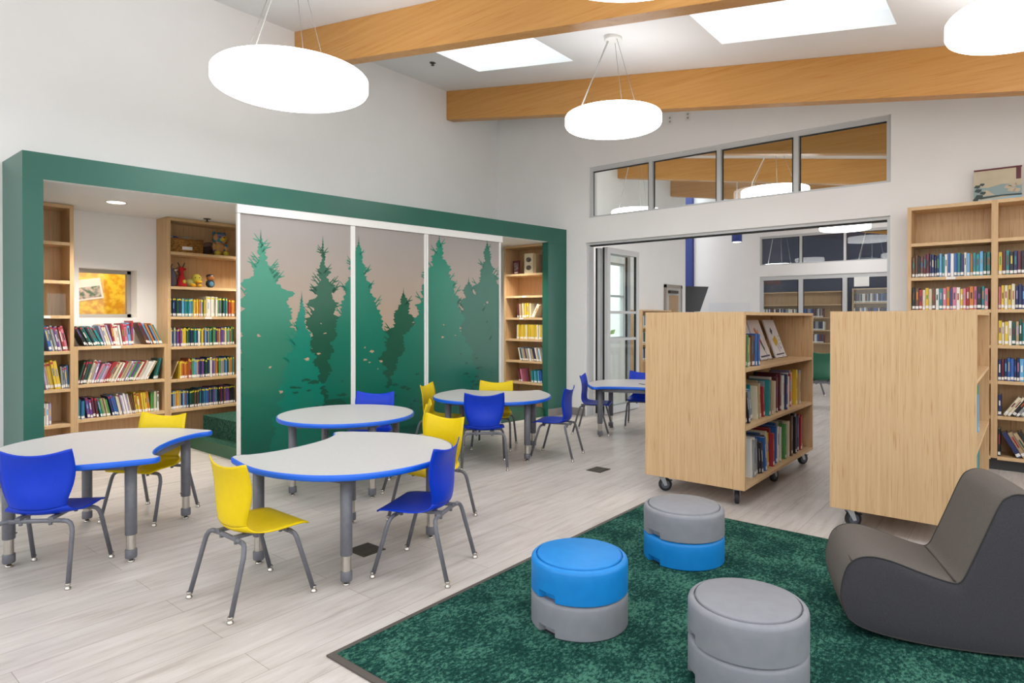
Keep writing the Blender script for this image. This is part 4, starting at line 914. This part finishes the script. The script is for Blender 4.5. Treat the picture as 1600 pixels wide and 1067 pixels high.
for x, y, a, l in ((-4.478, 1.690, -61, 'yellow chair by the low bookcase, behind the cut off table'),
                   (-2.985, 2.82, -87, 'yellow chair behind the front notched table, next to the blue chair by the carpet'),
                   (-3.665, 3.253, 223, 'yellow chair tucked in at the round table, only its rolled top corner showing'),
                   (-4.163, 4.79, -59, 'yellow chair behind the farther notched table, before the end bookcase'),
                   (-4.462, 4.295, 26, 'yellow chair in side view at the mural end of the farther notched table')):
    dup(cy, (x, y, 0), R(a), l, YL)

# ------------------------------------------------------------------ tables
def arc(cx, cy, r, a0, a1, n): return [(cx+r*math.cos(R(a0+(a1-a0)*i/n)), cy+r*math.sin(R(a0+(a1-a0)*i/n))) for i in range(n+1)]
def notch_outline():
    P = [(.325, 0), (.328, .08), (.343, .18), (.372, .27), (.405, .33), (.432, .352), (.448, .372), (.449, .40), (.43, .425)]
    P2 = [(.36, .458), (.25, .505), (.12, .545), (-.0, .558), (-.12, .551), (-.24, .522), (-.35, .462), (-.44, .378), (-.51, .26), (-.552, .13), (-.566, 0)]
    H_ = catmull([list(p) for p in P+P2], 4)
    return [tuple(p) for p in H_] + [(x, -y) for x, y in reversed(H_[1:-1])]
def inset(P, d):
    n = len(P); out = []
    area = sum(P[i][0]*P[(i+1) % n][1]-P[(i+1) % n][0]*P[i][1] for i in range(n)); s_ = 1 if area > 0 else -1
    for i in range(n):
        a = Vector(P[i-1]); b = Vector(P[(i+1) % n]); t = (b-a).normalized(); nn = Vector((-t.y, t.x))*s_
        out.append((P[i][0]+nn.x*d, P[i][1]+nn.y*d))
    return out
TH = .560
def make_table(label, outline, legs, loc, rz, group):
    t = thing('activity_table', label, 'table', loc, rz, group)
    MB().prism(inset(outline, .004), TH-.026, TH, smooth=False).build('tabletop', M_lam, t)
    # rounded edge band
    m = MB(); rings = [(0.003, TH+.0006), (-.001, TH-.001), (-.004, TH-.006), (-.004, TH-.023), (-.001, TH-.029), (.004, TH-.030)]
    n = len(outline); vs = []
    for d, z in rings: vs += [(p[0], p[1], z) for p in inset(outline, d)]
    fs = []
    ar = sum(outline[i][0]*outline[(i+1) % n][1]-outline[(i+1) % n][0]*outline[i][1] for i in range(n))
    for r_ in range(len(rings)-1):
        for i in range(n):
            j = (i+1) % n; q_ = (r_*n+i, (r_+1)*n+i, (r_+1)*n+j, r_*n+j); fs.append(q_ if ar > 0 else q_[::-1])
    m.add(vs, fs, 0, True); m.build('edge_band', M_bedge, t)
    fr = MB(); c = (sum(p[0] for p in legs)/4, sum(p[1] for p in legs)/4)
    for (a, b) in ((0, 1), (1, 2), (2, 3), (3, 0)):
        pa, pb = Vector(legs[a]), Vector(legs[b]); d = (pb-pa).normalized(); nn = Vector((-d.y, d.x))*.009
        pts = [pa+nn, pb+nn, pb-nn, pa-nn]; fr.prism([(p.x, p.y) for p in pts], TH-.068, TH-.030)
    fr.build('apron_frame', M_darkmetal, t)
    for (x, y) in legs:
        o = MB().lathe([(.0275, .145), (.029, .147), (.029, TH-.031)], 24, (x, y, 0)).build('leg', M_darkmetal, t)
        MB().lathe([(.023, .062), (.023, .146)], 20, (x, y, 0), cap=False).build('height_insert', M_chrome, o)
        MB().lathe([(.0265, .02), (.029, .026), (.029, .064), (.026, .068), (.02, .068)], 22, (x, y, 0)).build('end_collar', M_darkmetal, o)
        MB().lathe([(.0001, 0), (.018, 0), (.0195, .004), (.015, .009), (.008, .012), (.008, .022)], 16, (x, y, 0)).build('foot_glide', M_chrome, o)
        u = Vector((c[0]-x, c[1]-y)).normalized()*.03
        MB().lathe([(.006, 0), (.0075, .002), (.0075, .006)], 10, (x+u.x, y+u.y, .165)).build('adjusting_knob', M_darkmetal, o)
    return t
NO = notch_outline(); NL = [(.30, .365), (-.30, .368), (-.30, -.368), (.30, -.365)]
tb = make_table('white activity table with blue rim and notch, whole in the foreground', NO, NL, (-2.939, 2.141, 0), R(193), 'notched activity tables')
dup(tb, (-4.17, 1.335, 0), R(46), 'white activity table with blue rim, cut off by the edge of the photo')
dup(tb, (-3.985, 4.56, 0), R(122), 'white activity table with blue rim, its notch facing the end bookcase')
dup(tb, (-3.366, 6.324, 0), R(-71), 'white activity table with blue rim at the doorway, partly behind the rolling cart')
make_table('round white activity table with blue rim in front of the tree mural', arc(0, 0, .512, 0, 360, 72)[:-1], [(.30, .305), (-.30, .305), (-.30, -.305), (.30, -.305)], (-4.085, 2.955, 0), R(34), None)
tag(MB().box(-.05, .05, -.012, .012, 0, .004).build('handwritten_note', mat('pencil_marks', '5a5a5c', .7), None, (-3.32, 6.33, TH+.0008), (0, 0, R(-30))), 'small dark scribbled strip lying on the table at the doorway', 'note')

# ------------------------------------------------------------------ stools
def stool(label, x, y, rr, notch, cup, clo):
    t = thing('stool', label, 'stool', (x, y, .010), 0, 'round two-part plastic stools')
    def section(z0, h, m, name, lid):
        SEG = 144; zs = [0, .004, .020, .034, .035, h-.05, h-.018, h-.008, h-.002, h]
        rs = [rr-.004, rr, rr, rr, rr, rr, rr, rr-.003, rr-.009, rr-.016]
        vs = []; fs = []
        for z, r_ in zip(zs, rs):
            for k in range(SEG):
                a = 360*k/SEG; dn = abs((a-notch+180) % 360-180); dn2 = abs((a-notch-180+180) % 360-180)
                q_ = r_
                if min(dn, dn2) < 12 and z < .0345: q_ = r_-.028
                vs.append((q_*math.cos(R(a)), q_*math.sin(R(a)), z0+z))
        for i in range(len(zs)-1):
            for k in range(SEG):
                k2 = (k+1) % SEG; fs.append((i*SEG+k, i*SEG+k2, (i+1)*SEG+k2, (i+1)*SEG+k))
        mb = MB(); mb.add(vs, fs, 0, True); mb.add(vs[:SEG], [list(range(SEG))[::-1]], 0)
        top = [(rr-.016, h), (rr-.0205, h), (rr-.0215, h-.009), (rr-.0265, h-.009)] if lid else [(rr-.016, h), (.0001, h)]
        mb.lathe([(r_, z0+z) for r_, z in top], 96, cap=False)
        o = mb.build(name, m, t)
        bm = bmesh.new(); bm.from_mesh(o.data)
        for e_ in bm.edges:
            if len(e_.link_faces) == 2 and e_.calc_face_angle(0) > .6: e_.smooth = False
        bm.to_mesh(o.data); bm.free()
        if lid:
            MB().lathe([(rr-.0262, z0+h-.009), (rr-.0262, z0+h+.003), (rr-.028, z0+h+.0055), (rr-.032, z0+h+.0072), (.0001, z0+h+.0078)], 96, cap=False).build('seat_disc', m, t)
    section(0, .137, clo, 'lower_section', False); section(.1385, .14, cup, 'upper_section', True)
    MB().lathe([(rr-.02, -.0008), (rr-.02, .001)], 48).build('foot_ring', M_rubber, t)
    return t
stool('sky blue topped stool on the green carpet with a grey base', -1.484, 2.263, .206, -98, M_stblue, M_stgrey)
stool('grey topped stool with a sky blue base near the rolling cart', -1.437, 3.217, .2115, -112, M_stgrey, M_stblue)
stool('all grey stool nearest the camera, cut off at the bottom edge', -.775, 2.275, .205, -140, M_stgrey, M_stgrey)

# ------------------------------------------------------------------ carpet
m = MB(); RX0, RX1, RY0, RY1 = -2.075, 1.6, -1.2, 4.01
rg = thing('area_carpet', 'mottled green carpet with a thin dark edging strip under the stools', 'carpet')
rg2 = MB().box(RX0+.022, RX1, RY0, RY1-.004, 0, .008)
# carpet ends at y 1.405 on its near side
rg2 = MB().box(RX0+.024, RX1, 1.405+.03, RY1-.012, 0.0005, .009).build('carpet_pile', M_rug, rg)
m = MB()
def strip(x0, x1, y0, y1): m.box(x0, x1, y0, y1, .0005, .0075)
strip(RX0, RX0+.024, 1.405, RY1); strip(RX0+.024, RX1, 1.405, 1.435); strip(RX0+.024, RX1, RY1-.012, RY1)
m.build('edging_strip', mat('brown_grey_edging', '4f4843', .6), rg)
# floor boxes
def fplate(x0, x1, y0, y1, rz, label):
    t = thing('floor_outlet', label, 'floor plate', ((x0+x1)/2, (y0+y1)/2, 0), R(rz), 'dark square floor plates'); a = (x1-x0)/2; b = (y1-y0)/2
    MB().box(-a, a, -b, b, .0005, .004).build('cover_plate', M_dark, t); MB().box(-a*.8, -a*.1, -b*.8, b*.8, .004, .0055).box(a*.0, a*.8, -b*.8, b*.8, .004, .0055).build('flap', M_dark, t)
fplate(-2.905, -2.765, 4.535, 4.705, 0, 'dark floor plate in the open aisle between the tables and the cart')
fplate(-2.94, -2.78, 2.12, 2.27, 0, 'dark floor plate under the front notched table')

# ------------------------------------------------------------------ lounge rocker chair
PR = [(-.222,.062),(-.250,.15),(-.236,.25),(-.205,.303),(-.15,.327),(-.073,.321),(.034,.288),(.125,.264),(.165,.268),(.196,.335),(.240,.450),(.288,.575),(.318,.612),(.362,.624),(.42,.600),(.50,.50),(.56,.35),(.585,.2),(.56,.08),(.45,.022),(.30,.004),(.10,0),(-.06,.010),(-.17,.032)]
PRS = [tuple(p) for p in catmull([list(p) for p in PR+[PR[0]]], 4)[:-1]]
rk = thing('lounge_rocker', 'charcoal fabric foam lounge rocker chair at the edge of the green carpet', 'lounge chair', (-.351, 2.905, .016), R(20))
WD = .44
def ringpts(d, y):
    return [(p[0], y, p[1]) for p in inset(PRS, d)]
def skin(rings, name, m, caps=False, flip=False):
    n = len(PRS); mb = MB(); vs = [v for r_ in rings for v in r_]; fs = []
    for i in range(len(rings)-1):
        for k in range(n):
            j = (k+1) % n; fs.append((i*n+k, i*n+j, (i+1)*n+j, (i+1)*n+k))
    mb.add(vs, fs, 0, True)
    o = mb.build(name, m, rk)
    bm = bmesh.new(); bm.from_mesh(o.data); bmesh.ops.recalc_face_normals(bm, faces=bm.faces); bm.to_mesh(o.data); bm.free(); return o
skin([ringpts(.004, .006), ringpts(-.001, .02), ringpts(-.004, .08), ringpts(-.006, WD/2), ringpts(-.004, WD-.08), ringpts(-.001, WD-.02), ringpts(.004, WD-.006)], 'seat_cover', M_fab)
for y0, sg in ((.006, -1), (WD-.006, 1)):
    r_ = [ringpts(.004, y0)] + [[(p[0]*(1-f)+.17*f, y0+sg*.010*math.sin(min(1, f*2.2)*pi/2), p[2]*(1-f)+.17*f) for p in ringpts(.004, y0)] for f in (.03, .08, .2, .5, 1.0)]
    o = skin(r_, 'side_panel', M_fabside)
    MB().tube([(p[0], p[1]+sg*.0015, p[2]) for p in ringpts(.0035, y0)]+[(ringpts(.0035, y0)[0][0], y0+sg*.0015, ringpts(.0035, y0)[0][2])], .0028, 6).build('piping', M_piping, rk)
MB().tube([(-.2085, y, .301) for y in [WD*k/12+.003 for k in range(12)]], .0026, 6).build('piping', M_piping, rk)
MB().tube([(.148, y, .266) for y in [WD*k/12+.003 for k in range(12)]], .0032, 6).build('crease_seam', M_piping, rk)

# ------------------------------------------------------------------ folded glass doors at the left of the doorway
def leaf(x, y0, y1, label, i):
    t = thing('door_%d' % i, label, 'door', (x, y0, .01), 0, 'folded glass door leaves'); D = y1-y0; H_ = 2.235; th = .045; f = .075
    t['kind'] = 'structure'
    m = MB(); m.box(-th/2, th/2, 0, f, 0, H_); m.box(-th/2, th/2, D-f, D, 0, H_); m.box(-th/2, th/2, f, D-f, 0, .09); m.box(-th/2, th/2, f, D-f, H_-f, H_)
    for z in (.98, 1.35): m.box(-th/2+.008, th/2-.008, f, D-f, z, z+.035)
    m.build('leaf_frame', M_alu, t)
    MB().box(-.004, .004, f, D-f, .09, H_-f).build('pane', M_glass, t)
    g = MB()
    g.box(-th/2-.03, -th/2, .0, .02, 0, H_); g.box(-.012, .012, D-f-.012, D-f, .09, H_-f)
    g.build('gasket', M_gasket, t)
    h = MB()
    for z in (.35, 1.15, 1.85, 2.05): h.box(th/2, th/2+.014, -.02, .035, z, z+.09)
    h.build('hinge', M_alu, t)
leaf(-4.468, 7.29, 8.12, 'folded glass door leaf closest to the door jamb', 1)
leaf(-4.345, 7.27, 8.15, 'outer folded glass door leaf, its panes facing the doorway', 2)

# ------------------------------------------------------------------ next room
m = MB()
GX0 = -4.76
for a, b, c, d in ((XL-1.1, GX0, 0, 4.6), (GX0, 2.2, 2.245, 2.50), (GX0, 2.2, 3.16, 4.3), (2.2, XE, 0, 4.3)): m.box(a, b, FY, FY+.15, c, d)
struct(m.build('wall_far', M_wall))
xs = [GX0+.88*k for k in range(9)][:8]
glazing('window_22', 0, FY+.03, xs, 2.50, 3.16, label='clerestory strip above the far glass doors of the next room')
g = glazing('door_4', 0, FY+.03, xs, 0, 2.245, fr=.07, label='far wall of aluminium framed glass doors in the next room')
tag(MB().box(-.14, .14, -.004, 0, -.1, .1).build('paper_notice', M_white, None, (-2.68, FY+.02, 2.06)), 'blank pale paper notice taped on the far glass door', 'notice')
struct(MB().box(-7.1, -6.33, FY-.12, FY-.002, 0, 4.5).build('trim_2', M_navy), 'dark blue painted column on the wall of the next room')
t = thing('display_screen', 'black flat screen on a stand in front of the blue column', 'screen', (-5.86, 14.15, 0), R(38))
m = MB(); pts = [(-1.0, 1.45), (-.06, 1.45), (.14, 2.03), (-1.0, 2.06)]
m.add([(x, 0, z) for x, z in pts]+[(x, .05, z) for x, z in pts], [(0, 1, 2, 3), (4, 7, 6, 5), (0, 4, 5, 1), (1, 5, 6, 2), (2, 6, 7, 3), (3, 7, 4, 0)])
m.build('screen', mat('black_glass_screen', '1c1d20', .15), t); MB().box(-.53, -.47, .051, .11, .05, 1.7).build('stand_post', M_rubber, t); MB().box(-.8, -.2, -.1, .3, 0, .05).build('stand_base', M_rubber, t)
tag(MB().box(-5.95, -4.95, FY-.02, FY-.002, .9, 1.66).build('whiteboard', mat('whiteboard_enamel', 'e9ebee', .2)), 'white writing board on the far wall beside the glass doors', 'board')
dr = thing('door_5', 'pale framed door with a small window on the side wall of next room', 'door', (XL, 12.55, 0)); dr['kind'] = 'structure'
MB().box(.001, .04, 0, .06, 0, 2.02).box(.001, .04, .80, .86, 0, 2.02).box(.001, .04, 0, .86, 1.96, 2.03).build('door_frame', mat('taupe_frame', '9a9186', .5), dr)
MB().box(.005, .03, .06, .80, 0, 1.96).build('door_leaf', mat('light_grey_door', 'b9b7b2', .5), dr); MB().box(.028, .034, .2, .66, .9, 1.8).build('door_window', mat('amber_glimpse', 'a8875e', .2), dr)
MB().box(.034, .09, .15, .55, 1.84, 1.9).build('door_closer', M_dark, dr)
# side window with greenery outside
m = MB(); 
for a, b, c, d in ((10.2, 10.24, .9, 2.35), (10.86, 10.9, .9, 2.35), (10.2, 10.9, .9, .94), (10.2, 10.9, 2.31, 2.35), (10.2, 10.9, 1.7, 1.74)): m.box(XL-.1, XL-.04, a, b, c, d)
wn = struct(m.build('window_23', M_alu), 'narrow side window of the next room with greenery outside'); MB().box(XL-.075, XL-.07, 10.24, 10.86, .94, 2.31).build('pane', M_glass, wn)
rr = random.Random(3); m = MB()
for k in range(420):
    c = Vector((XL-2.2+rr.uniform(-.6, .6), 11.6+rr.uniform(-1.6, 1.6), rr.uniform(.3, 3.0))); n_ = Vector((rr.uniform(-1, 1), rr.uniform(-1, 1), rr.uniform(-1, 1))).normalized(); u = n_.orthogonal().normalized()*rr.uniform(.05, .11); v = n_.cross(u)
    m.add([c-u, c-v*.6, c+u, c+v*.6], [(0, 1, 2, 3)], 0, False)
sh = m.build('garden_shrub', noise_mat('shrub_leaves', '3e6a2c', '8fae4c', nscale=3, rough=.6)); tag(sh, 'green leafy shrub growing outside the side window', 'shrub')
MB().tube([(XL-2.2, 11.6, 0), (XL-2.2, 11.7, 1.2), (XL-2.1, 11.5, 2.4)], [.06, .05, .02], 8).build('trunk', BM['brown'], sh)
# side bookcase of the next room
bookcase('bookcase', 'oak bookcase standing on the side wall of the next room', (XL+.30, 11.0, 0), NR, 1.3, .29, 1.46, [1.12, .80, .48, .16])
B0 = len(BOOKS)
for z in (.8005, .4805, 1.1205): row((XL+.30, 11.0, z), 'Y', .03, 1.26, [(60, .022, .22, 0, ppal('navy', 'teal', 'white', 'skyblue', 'cream', 'grey', 'black'))], 'x', 'x')
# room beyond the far glass: darker library room
FB = 19.5
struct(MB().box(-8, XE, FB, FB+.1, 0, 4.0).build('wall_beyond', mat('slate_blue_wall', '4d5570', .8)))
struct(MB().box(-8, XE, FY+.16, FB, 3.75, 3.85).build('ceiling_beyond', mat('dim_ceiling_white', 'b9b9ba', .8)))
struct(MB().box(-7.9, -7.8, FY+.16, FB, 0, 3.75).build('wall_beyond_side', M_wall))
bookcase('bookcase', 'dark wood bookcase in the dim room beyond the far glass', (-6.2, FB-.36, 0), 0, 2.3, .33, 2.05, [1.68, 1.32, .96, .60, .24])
bookcase('bookcase', 'pale shelving rack in the dim room beyond the far glass', (-3.7, FB-.36, 0), 0, 1.9, .33, 2.1, [1.72, 1.34, .96, .58, .2])
for X0, zs in ((-6.2, (1.6805-.36, .9605, .6005)), (-3.7, (1.3405, 1.7205, .9605))):
    for z in zs: row((X0, FB-.36, z), 'X', .04, 1.8, [(60, .034, .24, 0, ppal('navy', 'maroon', 'black', 'white', 'grey', 'blue'))], 'x', 'x')
struct(MB().box(-7.795, -7.75, 16.2, 17.2, 0, 2.2).build('door_6', mat('deep_green_door', '1c4a3c', .5)), 'deep green door on the side wall beyond the far glass')
beam(17.0, label='brown beam in the dim room beyond the far glass', x1=2, h0=.5)
pendant(-4.9, 16.8, 2.62, .42, 'faint disc lamp behind the far clerestory beside the brown beam', 'lamps beyond the far glass')
pendant(-2.9, 17.2, 2.62, .42, 'faint disc lamp behind the far clerestory, third pane', 'lamps beyond the far glass')
tag(MB().box(-.25, .25, 0, .03, 0, .22).build('wall_picture', BM['maroon'], None, (-5.9, FB-.04, 2.3)), 'small dark red frame on the wall beyond far glass', 'picture')
far_books(mm, BOOKS[B0:])
o = mm.build('books', cols); tag(o, 'many small books filling the farthest shelves of the bookcases', 'books', None, 'stuff')
# green chairs and table of the next room
gc = dup(cb, (-2.30, 9.75, 0), R(120), 'dark green chair seen between the two rolling carts, nearest of them', 'green chairs of the next room', {M_blue: M_grnpl}); gc.scale = (1.27,)*3
for x, y, a, l in ((-2.95, 11.35, 40, 'dark green chair behind the nearest green chair, beside the white table'), (-2.35, 12.6, -70, 'dark green chair on the far side of the small white table')):
    q_ = dup(gc, (x, y, 0), R(a), l, 'green chairs of the next room'); q_.scale = (1.27,)*3
t = thing('square_table', 'white topped table among the green chairs of the next room', 'table', (-1.95, 11.7, 0), R(20))
MB().box(-.55, .55, -.4, .4, .70, .73).build('tabletop', M_white, t)
for sx in (-1, 1):
    for sy in (-1, 1): MB().lathe([(.022, 0), (.022, .70)], 14, (sx*.48, sy*.33, 0)).build('leg', M_darkmetal, t)
